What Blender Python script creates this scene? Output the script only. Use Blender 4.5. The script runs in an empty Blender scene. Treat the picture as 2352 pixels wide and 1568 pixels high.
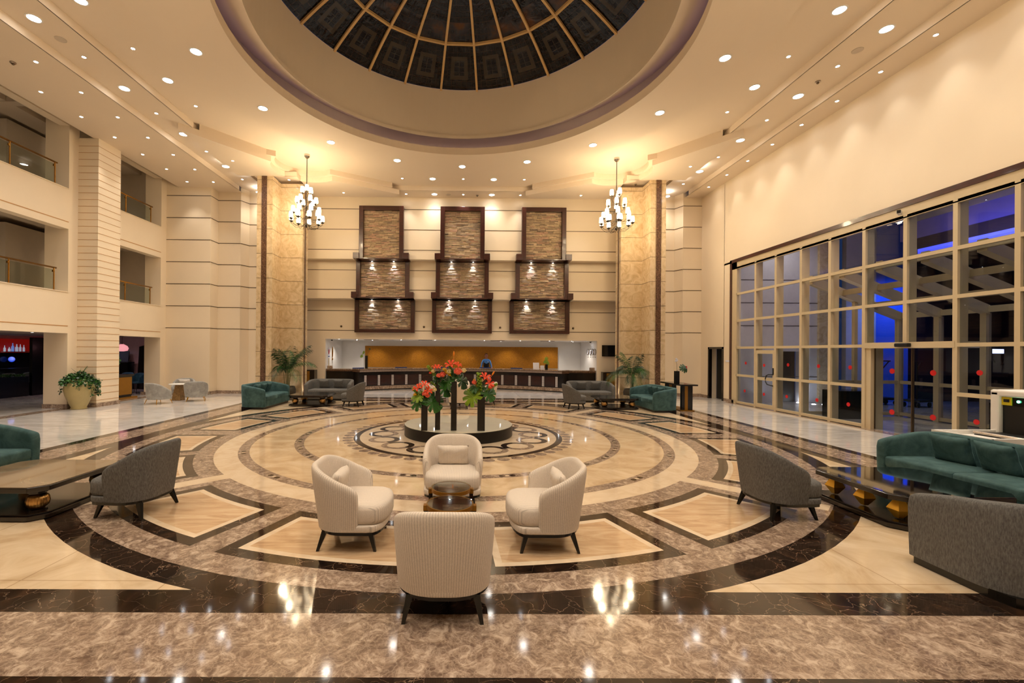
import bpy, math, random
from math import sin, cos, pi, radians, sqrt, atan2, hypot
from mathutils import Vector, Matrix, Euler
S = bpy.context.scene
COL = S.collection
random.seed(7)

# ------------------------------------------------------------------ camera, world, exposure
cam_d = bpy.data.cameras.new('camera'); cam = bpy.data.objects.new('camera', cam_d); COL.objects.link(cam)
cam_d.sensor_width = 36.0; cam_d.lens = 1004.46 / 2352 * 36
cam_d.shift_x = (1176 - 1070.52) / 2352; cam_d.shift_y = (804.6 - 784) / 2352
cam_d.clip_start = 0.05; cam_d.clip_end = 200
cam.matrix_world = (Matrix.Translation((0, 0, 1.9)) @ Matrix.Rotation(radians(-0.3495), 4, 'Z')
                    @ Matrix.Rotation(radians(90 + 0.1182), 4, 'X') @ Matrix.Rotation(radians(0.4557), 4, 'Z'))
S.camera = cam
w = bpy.data.worlds.new('dusk'); S.world = w; w.use_nodes = True
w.node_tree.nodes['Background'].inputs[0].default_value = (0.035, 0.075, 0.22, 1)
w.node_tree.nodes['Background'].inputs[1].default_value = 0.25
vs = S.view_settings; vs.view_transform = 'Standard'; vs.look = 'None'; vs.gamma = 1; vs.exposure = 0.22
vs.use_curve_mapping = False
S.cycles.max_bounces = 8; S.cycles.diffuse_bounces = 4; S.cycles.glossy_bounces = 4
S.cycles.transparent_max_bounces = 16; S.cycles.transmission_bounces = 6
S.cycles.sample_clamp_indirect = 6.0; S.cycles.blur_glossy = 0.6
S.cycles.caustics_reflective = False; S.cycles.caustics_refractive = False
LK = 1.0          # overall lamp power
SPOT_W, BIG_W, CHAN_W = 72 * LK, 120 * LK, 14 * LK

# ------------------------------------------------------------------ helpers
def srgb(r, g, b):
    f = lambda c: (c / 255 / 12.92) if c / 255 <= 0.04045 else ((c / 255 + 0.055) / 1.055) ** 2.4
    return (f(r), f(g), f(b), 1)

class MB:
    """collects geometry of one part"""
    def __init__(s): s.v = []; s.f = []; s.m = []
    def add(s, vs_, fs, mi=0, M=None):
        o = len(s.v)
        s.v += [tuple(M @ Vector(p)) if M else tuple(p) for p in vs_]
        for f in fs: s.f.append([i + o for i in f]); s.m.append(mi)
        return s
    def box(s, x0, x1, y0, y1, z0, z1, mi=0, M=None):
        return s.add([(x0, y0, z0), (x1, y0, z0), (x1, y1, z0), (x0, y1, z0), (x0, y0, z1), (x1, y0, z1), (x1, y1, z1), (x0, y1, z1)],
                     [(0, 3, 2, 1), (4, 5, 6, 7), (0, 1, 5, 4), (1, 2, 6, 5), (2, 3, 7, 6), (3, 0, 4, 7)], mi, M)
    def prism(s, poly, z0, z1, mi=0, M=None, top=True, bot=True):
        n = len(poly); a = sum(poly[i][0] * poly[(i + 1) % n][1] - poly[(i + 1) % n][0] * poly[i][1] for i in range(n))
        if a < 0: poly = poly[::-1]
        v = [(p[0], p[1], z0) for p in poly] + [(p[0], p[1], z1) for p in poly]
        f = [(i, (i + 1) % n, (i + 1) % n + n, i + n) for i in range(n)]
        if top: f.append(tuple(range(n, 2 * n)))
        if bot: f.append(tuple(range(n - 1, -1, -1)))
        return s.add(v, f, mi, M)
    def flat(s, poly, z, mi=0):
        n = len(poly); a = sum(poly[i][0] * poly[(i + 1) % n][1] - poly[(i + 1) % n][0] * poly[i][1] for i in range(n))
        if a < 0: poly = poly[::-1]
        return s.add([(p[0], p[1], z) for p in poly], [tuple(range(n))], mi)
    def lathe(s, prof, n=24, mi=0, M=None, a0=0, cap=True, rf=None):
        v = []; f = []; k = len(prof)
        for i in range(n):
            a = a0 + 2 * pi * i / n; q = rf(a) if rf else 1
            for r, z in prof: v.append((r * q * cos(a), r * q * sin(a), z))
        for i in range(n):
            j = (i + 1) % n
            for t in range(k - 1): f.append((i * k + t, j * k + t, j * k + t + 1, i * k + t + 1))
        if cap:
            if prof[0][0] > 1e-5: f.append(tuple(i * k for i in range(n - 1, -1, -1)))
            if prof[-1][0] > 1e-5: f.append(tuple(i * k + k - 1 for i in range(n)))
        return s.add(v, f, mi, M)
    def tube(s, path, r, n=8, mi=0, M=None, r1=None, cap=True):
        v = []; f = []; P = [Vector(p) for p in path]; k = len(P)
        up = Vector((0, 0, 1))
        for i, p in enumerate(P):
            d = (P[min(i + 1, k - 1)] - P[max(i - 1, 0)])
            if d.length < 1e-9: d = Vector((0, 0, 1))
            d.normalize(); a = d.cross(up)
            if a.length < 1e-3: a = d.cross(Vector((1, 0, 0)))
            a.normalize(); b = d.cross(a); rr = r if r1 is None else r + (r1 - r) * i / (k - 1)
            for j in range(n):
                t = 2 * pi * j / n; q = p + a * (rr * cos(t)) + b * (rr * sin(t)); v.append(tuple(q))
        for i in range(k - 1):
            for j in range(n):
                l = (j + 1) % n; f.append((i * n + j, i * n + l, (i + 1) * n + l, (i + 1) * n + j))
        if cap: f.append(tuple(range(n - 1, -1, -1))); f.append(tuple((k - 1) * n + j for j in range(n)))
        return s.add(v, f, mi, M)
    def taper(s, p0, p1, a0, b0, a1, b1, mi=0, M=None):
        """tapered square bar from p0 to p1, half sizes a (x) b (y)"""
        v = [(p0[0] + i * a0, p0[1] + j * b0, p0[2]) for i, j in ((-1, -1), (1, -1), (1, 1), (-1, 1))] + \
            [(p1[0] + i * a1, p1[1] + j * b1, p1[2]) for i, j in ((-1, -1), (1, -1), (1, 1), (-1, 1))]
        return s.add(v, [(0, 3, 2, 1), (4, 5, 6, 7), (0, 1, 5, 4), (1, 2, 6, 5), (2, 3, 7, 6), (3, 0, 4, 7)], mi, M)
    def ell(s, c, r, n=12, m=8, mi=0, M=None):
        prof = [(sin(pi * i / m), -cos(pi * i / m)) for i in range(m + 1)]
        prof[0] = (0, -1); prof[-1] = (0, 1)
        T = Matrix.Translation(c) @ Matrix.Diagonal((r[0], r[1], r[2], 1))
        if M: T = M @ T
        return s.lathe(prof, n, mi, T, cap=False)
    def build(s, name, mats, parent=None, smooth=False, bevel=0, sub=0, auto=None, recalc=False):
        me = bpy.data.meshes.new(name); me.from_pydata(s.v, [], s.f)
        mats = mats if isinstance(mats, (list, tuple)) else [mats]
        for q in mats: me.materials.append(q)
        me.polygons.foreach_set('material_index', s.m)
        if recalc:
            import bmesh
            bm = bmesh.new(); bm.from_mesh(me); bmesh.ops.remove_doubles(bm, verts=bm.verts, dist=1e-4)
            bmesh.ops.recalc_face_normals(bm, faces=bm.faces); bm.to_mesh(me); bm.free()
        if smooth: me.polygons.foreach_set('use_smooth', [True] * len(me.polygons))
        me.update()
        o = bpy.data.objects.new(name, me); COL.objects.link(o)
        if parent: o.parent = parent
        if bevel:
            b = o.modifiers.new('b', 'BEVEL'); b.width = bevel; b.segments = 2; b.limit_method = 'ANGLE'; b.angle_limit = radians(40)
        if sub:
            b = o.modifiers.new('s', 'SUBSURF'); b.levels = sub; b.render_levels = sub
        if auto is not None:
            if hasattr(me, 'set_sharp_from_angle'):
                me.polygons.foreach_set('use_smooth', [True] * len(me.polygons)); me.set_sharp_from_angle(angle=radians(auto))
        return o

def tag(o, label=None, cat=None, group=None, kind=None):
    if label: o['label'] = label
    if cat: o['category'] = cat
    if group: o['group'] = group
    if kind: o['kind'] = kind
    return o
def empty(name, loc=(0, 0, 0), rz=0, label=None, cat=None, group=None, kind=None):
    o = bpy.data.objects.new(name, None); COL.objects.link(o); o.empty_display_size = .1
    o.location = loc; o.rotation_euler = (0, 0, rz); return tag(o, label, cat, group, kind)
def struct(o): o['kind'] = 'structure'; return o
def copy_tree(o, loc, rz=0, label=None, group=None, parent=None):
    c = o.copy(); COL.objects.link(c); c.parent = parent
    for ch in o.children:
        k = ch.copy(); COL.objects.link(k); k.parent = c
        for g in ch.children:
            l = g.copy(); COL.objects.link(l); l.parent = k
    c.location = loc; c.rotation_euler = (0, 0, rz)
    if label: c['label'] = label
    if group: c['group'] = group
    return c

# ------------------------------------------------------------------ materials
class NT:
    def __init__(s, name):
        s.m = bpy.data.materials.new(name); s.m.use_nodes = True; s.t = s.m.node_tree
        s.b = s.t.nodes['Principled BSDF']; s.co = None
    def n(s, t, **k):
        q = s.t.nodes.new(t)
        for a, b in k.items(): setattr(q, a, b)
        return q
    def l(s, a, b): s.t.links.new(a, b)
    def coord(s, scale=(1, 1, 1), rot=(0, 0, 0), kind='Object'):
        c = s.n('ShaderNodeTexCoord'); mp = s.n('ShaderNodeMapping')
        mp.inputs['Scale'].default_value = scale; mp.inputs['Rotation'].default_value = rot
        s.l(c.outputs[kind], mp.inputs['Vector']); return mp.outputs[0]
    def noise(s, vec, scale, detail=4, rough=.55, dist=0):
        q = s.n('ShaderNodeTexNoise'); q.inputs['Scale'].default_value = scale; q.inputs['Detail'].default_value = detail
        q.inputs['Roughness'].default_value = rough; q.inputs['Distortion'].default_value = dist; s.l(vec, q.inputs['Vector']); return q.outputs['Fac']
    def ramp(s, fac, stops):
        q = s.n('ShaderNodeValToRGB'); s.l(fac, q.inputs[0]); e = q.color_ramp.elements
        while len(e) < len(stops): e.new(.5)
        for i, (p, c) in enumerate(stops): e[i].position = p; e[i].color = c
        return q.outputs[0]
    def mix(s, fac, a, b, mode='MIX'):
        q = s.n('ShaderNodeMix', data_type='RGBA', blend_type=mode)
        for i, v in ((0, fac), (6, a), (7, b)):
            if hasattr(v, 'node'): s.l(v, q.inputs[i])
            else: q.inputs[i].default_value = v
        return q.outputs[2]
    def math(s, op, a, b=0):
        q = s.n('ShaderNodeMath', operation=op)
        for i, v in ((0, a), (1, b)):
            if hasattr(v, 'node'): s.l(v, q.inputs[i])
            else: q.inputs[i].default_value = v
        return q.outputs[0]
    def bump(s, h, st=.3, d=.01):
        q = s.n('ShaderNodeBump'); q.inputs['Strength'].default_value = st; q.inputs['Distance'].default_value = d
        s.l(h, q.inputs['Height']); s.l(q.outputs[0], s.b.inputs['Normal'])
    def set(s, col=None, rough=None, metal=None, spec=None, **k):
        for nm, v in (('Base Color', col), ('Roughness', rough), ('Metallic', metal), ('Specular IOR Level', spec)):
            if v is None: continue
            if hasattr(v, 'node'): s.l(v, s.b.inputs[nm])
            else: s.b.inputs[nm].default_value = v
        return s.m

def plain(name, col, rough=.5, metal=0, spec=None, coat=0, noise=0.04, ns=6):
    t = NT(name); c = t.coord()
    a = tuple(max(0, x * (1 - noise)) for x in col[:3]) + (1,); b = tuple(min(1, x * (1 + noise)) for x in col[:3]) + (1,)
    t.set(t.ramp(t.noise(c, ns, 3), [(.3, a), (.7, b)]), rough, metal, spec)
    if coat: t.b.inputs['Coat Weight'].default_value = coat; t.b.inputs['Coat Roughness'].default_value = .04
    return t.m
def emit(name, col, st, off=(0.8, 0.8, 0.8, 1)):
    t = NT(name); t.b.inputs['Base Color'].default_value = off
    t.b.inputs['Emission Color'].default_value = col; t.b.inputs['Emission Strength'].default_value = st; return t.m

def m_emp_light():
    t = NT('emperador_light'); c = t.coord()
    big = t.noise(c, 2.2, 3, .6, .6)
    base = t.ramp(t.noise(c, 9, 6, .7, 1.2), [(.34, srgb(96, 76, 64)), (.5, srgb(138, 116, 99)), (.64, srgb(198, 178, 158))])
    v = t.n('ShaderNodeTexVoronoi', feature='DISTANCE_TO_EDGE'); v.inputs['Scale'].default_value = 17
    d = t.n('ShaderNodeVectorMath', operation='ADD'); nn = t.n('ShaderNodeTexNoise'); nn.inputs['Scale'].default_value = 7; nn.inputs['Detail'].default_value = 5
    t.l(c, nn.inputs['Vector']); sc = t.n('ShaderNodeVectorMath', operation='SCALE'); sc.inputs['Scale'].default_value = .30
    t.l(nn.outputs['Color'], sc.inputs[0]); t.l(c, d.inputs[0]); t.l(sc.outputs[0], d.inputs[1]); t.l(d.outputs[0], v.inputs['Vector'])
    vein = t.ramp(v.outputs['Distance'], [(0, (1, 1, 1, 1)), (.03, (.45, .45, .45, 1)), (.16, (0, 0, 0, 1))])
    v2 = t.n('ShaderNodeTexVoronoi'); v2.inputs['Scale'].default_value = 6; t.l(d.outputs[0], v2.inputs['Vector'])
    blot = t.ramp(v2.outputs['Distance'], [(.18, (1, 1, 1, 1)), (.34, (0, 0, 0, 1))])
    c1 = t.mix(t.math('MULTIPLY', blot, .55), base, srgb(112, 92, 78))
    c2 = t.mix(t.math('MULTIPLY', vein, .42), c1, srgb(206, 184, 162))
    c3 = t.mix(t.ramp(big, [(.35, (.0, .0, .0, 1)), (.7, (.2, .2, .2, 1))]), c2, srgb(168, 144, 124))
    return t.set(c3, .07, 0, .5)
def m_emp_dark():
    t = NT('emperador_dark'); c = t.coord()
    base = t.ramp(t.noise(c, 3.5, 6, .7, 1.5), [(.3, srgb(14, 10, 8)), (.55, srgb(44, 30, 22)), (.8, srgb(88, 60, 40))])
    d = t.n('ShaderNodeVectorMath', operation='ADD'); nn = t.n('ShaderNodeTexNoise'); nn.inputs['Scale'].default_value = 3; nn.inputs['Detail'].default_value = 6
    t.l(c, nn.inputs['Vector']); sc = t.n('ShaderNodeVectorMath', operation='SCALE'); sc.inputs['Scale'].default_value = .5
    t.l(nn.outputs['Color'], sc.inputs[0]); t.l(c, d.inputs[0]); t.l(sc.outputs[0], d.inputs[1])
    v = t.n('ShaderNodeTexVoronoi', feature='DISTANCE_TO_EDGE'); v.inputs['Scale'].default_value = 5.5; t.l(d.outputs[0], v.inputs['Vector'])
    vein = t.ramp(v.outputs['Distance'], [(0, (.9, .9, .9, 1)), (.006, (.3, .3, .3, 1)), (.016, (0, 0, 0, 1))])
    msk = t.ramp(t.noise(c, 1.7, 3), [(.4, (0, 0, 0, 1)), (.6, (1, 1, 1, 1))])
    c2 = t.mix(t.math('MULTIPLY', vein, t.math('ADD', t.math('MULTIPLY', msk, .7), .2)), base, srgb(176, 146, 120))
    sp = t.ramp(t.noise(c, 14, 5, .75, .8), [(.66, (0, 0, 0, 1)), (.72, (.7, .7, .7, 1))])
    c3 = t.mix(t.math('MULTIPLY', sp, msk), c2, srgb(210, 196, 180))
    return t.set(c3, .06, 0, .5)
def m_marble(name, lo, mid, hi, scale=(1, 1, 1), ns=2, rough=.06, tile=0, joint=None, rot=0, dist=1.4, spec=.5):
    t = NT(name); c = t.coord(scale, (0, 0, rot))
    base = t.ramp(t.noise(c, ns, 5, .6, dist), [(.28, lo), (.5, mid), (.74, hi)])
    if tile:
        br = t.n('ShaderNodeTexBrick'); br.offset = 0; br.inputs['Scale'].default_value = 1
        br.inputs['Mortar Size'].default_value = .006; br.inputs['Brick Width'].default_value = tile; br.inputs['Row Height'].default_value = tile
        br.inputs['Color1'].default_value = (1, 1, 1, 1); br.inputs['Color2'].default_value = (.9, .9, .9, 1)
        br.inputs['Mortar'].default_value = joint or (.7, .65, .6, 1)
        t.l(t.coord(), br.inputs['Vector'])
        base = t.mix(1.0, base, br.outputs['Color'], 'MULTIPLY')
    return t.set(base, rough, 0, spec)
def m_fabric(name, a, b, stripe=0, ns=260, rough=.9, sheen=.0, rib=0, radial=False):
    t = NT(name); c = t.coord()
    base = t.ramp(t.noise(t.coord((1, 1, .25)), ns, 2, .6), [(.3, a), (.7, b)])
    if rib:
        sx = t.n('ShaderNodeSeparateXYZ'); t.l(c, sx.inputs[0])
        u = t.math('MULTIPLY', t.math('ARCTAN2', sx.outputs[0], sx.outputs[1]), .38) if radial else sx.outputs[0]
        f = t.ramp(t.math('ABSOLUTE', t.math('SUBTRACT', t.math('FRACT', t.math('MULTIPLY', u, 52)), .5)), [(.02, (1, 1, 1, 1)), (.16, (0, 0, 0, 1))])
        base = t.mix(t.math('MULTIPLY', f, .75), base, tuple(x * .62 for x in a[:3]) + (1,))
    t.set(base, rough, 0, .25); t.bump(t.noise(c, ns * 1.3, 2), .35, .004)
    if sheen: t.b.inputs['Sheen Weight'].default_value = sheen; t.b.inputs['Sheen Roughness'].default_value = .35
    return t.m
def m_velvet(name, a, b):
    t = NT(name); c = t.coord()
    base = t.ramp(t.noise(c, 5, 5, .65, .6), [(.35, a), (.7, b)])
    t.set(base, .75, 0, .2); t.b.inputs['Sheen Weight'].default_value = .35; t.b.inputs['Sheen Roughness'].default_value = .3
    t.b.inputs['Sheen Tint'].default_value = tuple(min(1, x * 3) for x in b[:3]) + (1,)
    t.bump(t.noise(c, 40, 3), .08, .01); return t.m
def m_wood(name, a, b, rough=.25, coat=.3):
    t = NT(name); c = t.coord((1, 1, 8))
    t.set(t.ramp(t.noise(c, 3, 5, .6, 1), [(.35, a), (.7, b)]), rough, 0, .5); t.b.inputs['Coat Weight'].default_value = coat
    t.b.inputs['Coat Roughness'].default_value = .06; return t.m
def m_glass(name, tint=(1, 1, 1, 1), refl=.09, rough=0.0, alpha_col=None):
    t = NT(name); t.t.nodes.remove(t.b)
    out = t.t.nodes['Material Output']; tr = t.n('ShaderNodeBsdfTransparent'); tr.inputs[0].default_value = tint
    gl = t.n('ShaderNodeBsdfGlossy'); gl.inputs['Roughness'].default_value = rough
    fr = t.n('ShaderNodeFresnel'); fr.inputs[0].default_value = 1.5; ge = t.n('ShaderNodeNewGeometry')
    ms = t.n('ShaderNodeMixShader'); t.l(t.math('MULTIPLY', t.math('MULTIPLY', fr.outputs[0], refl * 14), t.math('SUBTRACT', 1, ge.outputs['Backfacing'])), ms.inputs[0]); t.l(tr.outputs[0], ms.inputs[1]); t.l(gl.outputs[0], ms.inputs[2])
    t.l(ms.outputs[0], out.inputs[0]); return t.m

M = {}
M['wall'] = plain('cream_paint', srgb(238, 221, 194), .55, noise=.015, ns=1.2)
M['ceil'] = plain('ceiling_paint', srgb(230, 213, 190), .7, noise=.01, ns=.8)
M['groove'] = plain('dark_groove_metal', srgb(96, 78, 58), .35, .6)
M['groove_tan'] = plain('tan_groove', srgb(190, 140, 84), .6)
M['corr'] = plain('corridor_paint', srgb(200, 186, 168), .7, noise=.02)
M['white'] = plain('white_paint', srgb(235, 232, 228), .6, noise=.01)
M['emp_l'] = m_emp_light(); M['emp_d'] = m_emp_dark()
M['cream'] = m_marble('cream_marble', srgb(196, 166, 128), srgb(222, 196, 160), srgb(236, 214, 182), ns=1.6)
M['cream_pl'] = m_marble('cream_marble_inlay', srgb(214, 188, 156), srgb(226, 204, 174), srgb(234, 216, 190), ns=3)
M['cream_tile'] = m_marble('cream_marble_tiles', srgb(196, 168, 132), srgb(220, 196, 162), srgb(236, 216, 186), ns=1.3, tile=1.2, dist=2)
M['trav'] = m_marble('travertine_inlay', srgb(176, 140, 104), srgb(206, 172, 134), srgb(226, 198, 162), scale=(1, 5, 1), ns=1.4, rot=.5)
M['greywhite'] = m_marble('pale_grey_marble', srgb(186, 180, 174), srgb(208, 202, 196), srgb(224, 218, 212), scale=(1, 4, 1), ns=1.1, tile=1.2)
M['pillar'] = m_marble('beige_marble_cladding', srgb(186, 160, 122), srgb(208, 184, 148), srgb(224, 204, 172), ns=2.4, rough=.14, dist=2.5, spec=.4)
M['strip'] = m_marble('brown_speckled_stone', srgb(40, 24, 14), srgb(84, 56, 38), srgb(168, 132, 100), ns=26, rough=.3)
M['woodframe'] = m_wood('mahogany', srgb(44, 14, 8), srgb(74, 26, 14), .3, .3)
M['darkwood'] = m_wood('espresso_wood', srgb(12, 7, 5), srgb(26, 15, 10), .2, .25)
M['black'] = plain('black_lacquer', srgb(8, 7, 6), .25, noise=0, coat=.15)
M['blackm'] = plain('black_matt', srgb(10, 10, 10), .5, noise=0)
M['gold'] = plain('gold_leaf', srgb(188, 148, 92), .28, 1, noise=.08)
M['goldpaint'] = plain('ochre_panel', srgb(150, 104, 26), .4, .3)
M['brass'] = plain('brass', srgb(176, 130, 60), .25, 1)
M['steel'] = plain('brushed_steel', srgb(170, 160, 150), .25, 1)
M['frame'] = plain('beige_powder_coat', srgb(202, 184, 150), .4, noise=.02)
M['glass'] = m_glass('clear_glass', (.80, .83, .86, 1), .06)
M['railglass'] = m_glass('rail_glass', (.8, .84, .8, 1), .07)
M['pblack'] = plain('podium_black', srgb(7, 6, 6), .35, noise=0)
M['mirror'] = plain('mirror_top', srgb(225, 225, 215), .02, 1, noise=0)
M['tabglass'] = m_glass('table_glass', (.95, .98, .96, 1), .08)
M['gedge'] = plain('green_glass_edge', srgb(10, 60, 50), .1, noise=.1)
M['lamp'] = emit('downlight_lens', (1, .97, .92, 1), 30)
M['lampc'] = emit('spotlight_lens', (.93, .96, 1, 1), 60)
M['shade'] = emit('lit_lampshade', (1, .84, .58, 1), 5, srgb(250, 230, 200))
M['fab_cream'] = m_fabric('cream_ribbed_fabric', srgb(214, 200, 184), srgb(234, 222, 208), rib=24)
M['fab_cream_r'] = m_fabric('cream_ribbed_fabric_round', srgb(214, 200, 184), srgb(234, 222, 208), rib=24, radial=True)
M['fab_grey'] = m_fabric('grey_woven_fabric', srgb(84, 83, 82), srgb(118, 117, 115), ns=110)
M['velv_grey'] = m_velvet('grey_velvet', srgb(140, 138, 134), srgb(172, 170, 166))
M['velv_green'] = m_velvet('teal_green_velvet', srgb(48, 76, 78), srgb(78, 108, 110))
M['blue_fab'] = m_velvet('steel_blue_fabric', srgb(50, 92, 124), srgb(76, 124, 156))
M['leaf'] = plain('green_leaf', srgb(40, 92, 26), .4, noise=.35, ns=9)
M['leaf_l'] = plain('lime_leaf', srgb(120, 150, 24), .4, noise=.3, ns=12)
M['leaf_d'] = plain('dark_leaf', srgb(22, 58, 22), .45, noise=.35, ns=9)
M['petal_o'] = plain('orange_petal', srgb(238, 74, 22), .5, noise=.15, ns=20)
M['petal_c'] = plain('coral_petal', srgb(240, 104, 76), .55, noise=.2, ns=30)
M['petal_y'] = plain('yellow_petal', srgb(226, 176, 30), .5, noise=.2, ns=30)
M['petal_w'] = plain('ivory_petal', srgb(228, 208, 150), .55, noise=.15, ns=30)
M['bud'] = plain('orange_bud', srgb(240, 140, 16), .5, noise=.15, ns=20)
M['clay'] = plain('sand_glazed_clay', srgb(178, 162, 112), .35, noise=.05, ns=4)
M['pot'] = plain('bronze_pot', srgb(84, 78, 66), .5, .2)
M['red'] = plain('red_sticker', srgb(196, 10, 14), .5, noise=0)
M['tv'] = plain('screen_black', srgb(8, 8, 8), .15, noise=0)
M['paper'] = plain('white_paper', srgb(226, 226, 238), .6)
M['redpanel'] = plain('red_back_panel', srgb(130, 10, 8), .4)
M['soil'] = plain('dark_soil', srgb(40, 30, 22), .9, noise=.3, ns=30)
# ------------------------------------------------------------------ floor with inlaid marble
CX, CY = -0.1, 10.0
def circ(r, n=128, cx=CX, cy=CY): return [(cx + r * cos(2 * pi * i / n), cy + r * sin(2 * pi * i / n)) for i in range(n)]
def P(r, a):   # a degrees measured from -Y towards +X about the medallion centre
    return (CX + r * sin(radians(a)), CY - r * cos(radians(a)))
FM = ['greywhite', 'emp_d', 'emp_l', 'cream_tile', 'cream', 'cream_pl', 'trav']
f = MB(); lay = [0]
def L(poly, mat):
    lay[0] += 1; f.flat(poly, lay[0] * .00025, FM.index(mat))
def same(polys, mat):
    lay[0] += 1
    for p in polys: f.flat(p, lay[0] * .00025, FM.index(mat))
def sq(a, b): return [(CX - a, CY - b), (CX + a, CY - b), (CX + a, CY + b), (CX - a, CY + b)]
f.flat([(-22, -8), (24, -8), (24, 26), (-22, 26)], 0, 0)
same([[(-12.75, -8), (-12.3, -8), (-12.3, 19), (-12.75, 19)], [(10.15, -8), (10.5, -8), (10.5, 17), (10.15, 17)]], 'emp_l')
L(sq(7.8, 7.8), 'emp_d'); L(sq(7.57, 7.45), 'emp_l'); L(sq(6.95, 6.83), 'emp_d'); L(sq(6.67, 6.53), 'cream_tile')
L(circ(6.84), 'emp_d'); L(circ(6.58), 'emp_l')
same([[P(4.7, a - 1.65), P(6.55, a - 1.15), P(6.55, a + 1.15), P(4.7, a + 1.65)] for a in (45, 135, 225, 315)], 'cream_pl')
def seg(r0, r1, a0, a1, off):
    """ring segment whose radial sides are inset by a constant width off"""
    d0, d1 = math.degrees(off / r0), math.degrees(off / r1); n = 10
    return [P(r0, a0 + d0 + (a1 - a0 - 2 * d0) * i / n) for i in range(n + 1)] + [P(r1, a1 - d1 - (a1 - a0 - 2 * d1) * i / n) for i in range(n + 1)]
PAN = []
for q in range(4):
    for lo, hi in ((2.4, 20.7), (23.7, 41.6)): PAN += [(q * 90 + lo, q * 90 + hi), (q * 90 - hi, q * 90 - lo)]
same([seg(5.15, 6.29, a, b, 0) for a, b in PAN], 'emp_d')
same([seg(5.29, 6.15, a, b, .14) for a, b in PAN], 'cream_pl')
same([seg(5.36, 6.08, a, b, .21) for a, b in PAN], 'trav')
L(circ(4.85), 'cream_pl'); L(circ(4.47), 'emp_l'); L(circ(4.28), 'cream'); L(circ(3.49), 'emp_l'); L(circ(3.31), 'cream')
def orn(r, a):
    x, y = P(r, a); c, s_ = cos(radians(a)), sin(radians(a)); o = []
    out = []
    for k, (u0, u1, v0, v1) in enumerate(((-.13, -.05, -.045, .045), (.05, .13, -.045, .045), (-.05, .05, -.014, .014))):
        pl = []
        for u, v in ((u0, v0 * .6), ((u0 + u1) / 2, v0), (u1, v0 * .6), (u1, v1 * .6), ((u0 + u1) / 2, v1), (u0, v1 * .6)):
            pl.append((x + u * c - v * -s_, y + u * s_ - v * c))
        out.append(pl)
    return out
orns = []
for k in range(28): orns += orn(3.4, k * 360 / 28 + .5)
for k in range(14): orns += orn(4.375, k * 360 / 14 + 12.9)
same(orns, 'emp_d')
same([circ(.035, 10, *P(3.4, k * 360 / 28 + .5)) for k in range(28)] + [circ(.035, 10, *P(4.375, k * 360 / 14 + 12.9)) for k in range(14)], 'cream_pl')
same([circ(.115, 20, *P(2.44, k * 6.545)) for k in range(55)], 'emp_l')
L(circ(2.32), 'emp_d'); L(circ(2.19), 'cream_pl')
def ribbon(ph, w_, n=256):
    out = []
    for i in range(n):
        a0, a1 = 360 * i / n, 360 * (i + 1) / n
        rr = lambda a: 1.70 + .33 * max(-1, min(1, 1.35 * sin(radians(a * 8 + ph))))
        ww = lambda a: w_ * (.35 + .65 * abs(sin(radians(a * 8 + ph))))
        out.append([P(rr(a0) - ww(a0), a0), P(rr(a0) + ww(a0), a0), P(rr(a1) + ww(a1), a1), P(rr(a1) - ww(a1), a1)])
    return out
def halfring(k, outer, r0=.215, r1=.335, n=14):
    x, y = P(1.70, k * 22.5); a0 = radians(k * 22.5 - 90) if outer else radians(k * 22.5 + 90)
    q = [(x + r * cos(a), y + r * sin(a)) for r, rng in ((r1, range(n + 1)), (r0, range(n, -1, -1))) for a in [a0 - pi / 2 + pi * i / n for i in rng]]
    return q
same([halfring(k, (k % 2 == 0) == ((k // 2) % 2 == 1)) for k in range(16)], 'emp_l')
same([halfring(k, (k % 2 == 0) == ((k // 2) % 2 == 0)) for k in range(16)], 'emp_d')
same([circ(.215, 28, *P(1.70, k * 22.5)) for k in range(16)], 'cream_pl')
struct(f.build('floor', [M[k] for k in FM]))

# ------------------------------------------------------------------ ceiling levels
ZA, ZB, ZC, ZD = 8.70, 8.90, 9.10, 8.87
s_ = 1.012
DX, DY = -0.1, 10.27
c = MB()
XL, XR, YB, YF = -8.62, 8.43, 19.08, -6.0
# main ceiling between the disc and the rectangle
n = 96
def rect_pt(a):
    dx, dy = cos(a), sin(a); t = 1e9
    if dx > 1e-6: t = min(t, (XR - DX) / dx)
    if dx < -1e-6: t = min(t, (XL - DX) / dx)
    if dy > 1e-6: t = min(t, (YB - DY) / dy)
    if dy < -1e-6: t = min(t, (YF - DY) / dy)
    return (DX + dx * t, DY + dy * t)
angs = sorted([2 * pi * i / n for i in range(n)] + [atan2(y - DY, x - DX) % (2 * pi) for x in (XL, XR) for y in (YB, YF)])
R1, R0 = 6.96, 5.24
for i, a in enumerate(angs):
    b = angs[(i + 1) % len(angs)]
    pa, pb = (DX + R1 * cos(a), DY + R1 * sin(a)), (DX + R1 * cos(b), DY + R1 * sin(b))
    qa, qb = rect_pt(a), rect_pt(b)
    c.add([(*pa, ZC), (*qa, ZC), (*qb, ZC), (*pb, ZC)], [(0, 1, 2, 3)])
    c.add([(*pa, ZD), (*pa, ZC), (*pb, ZC), (*pb, ZD)], [(0, 1, 2, 3)])
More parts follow.
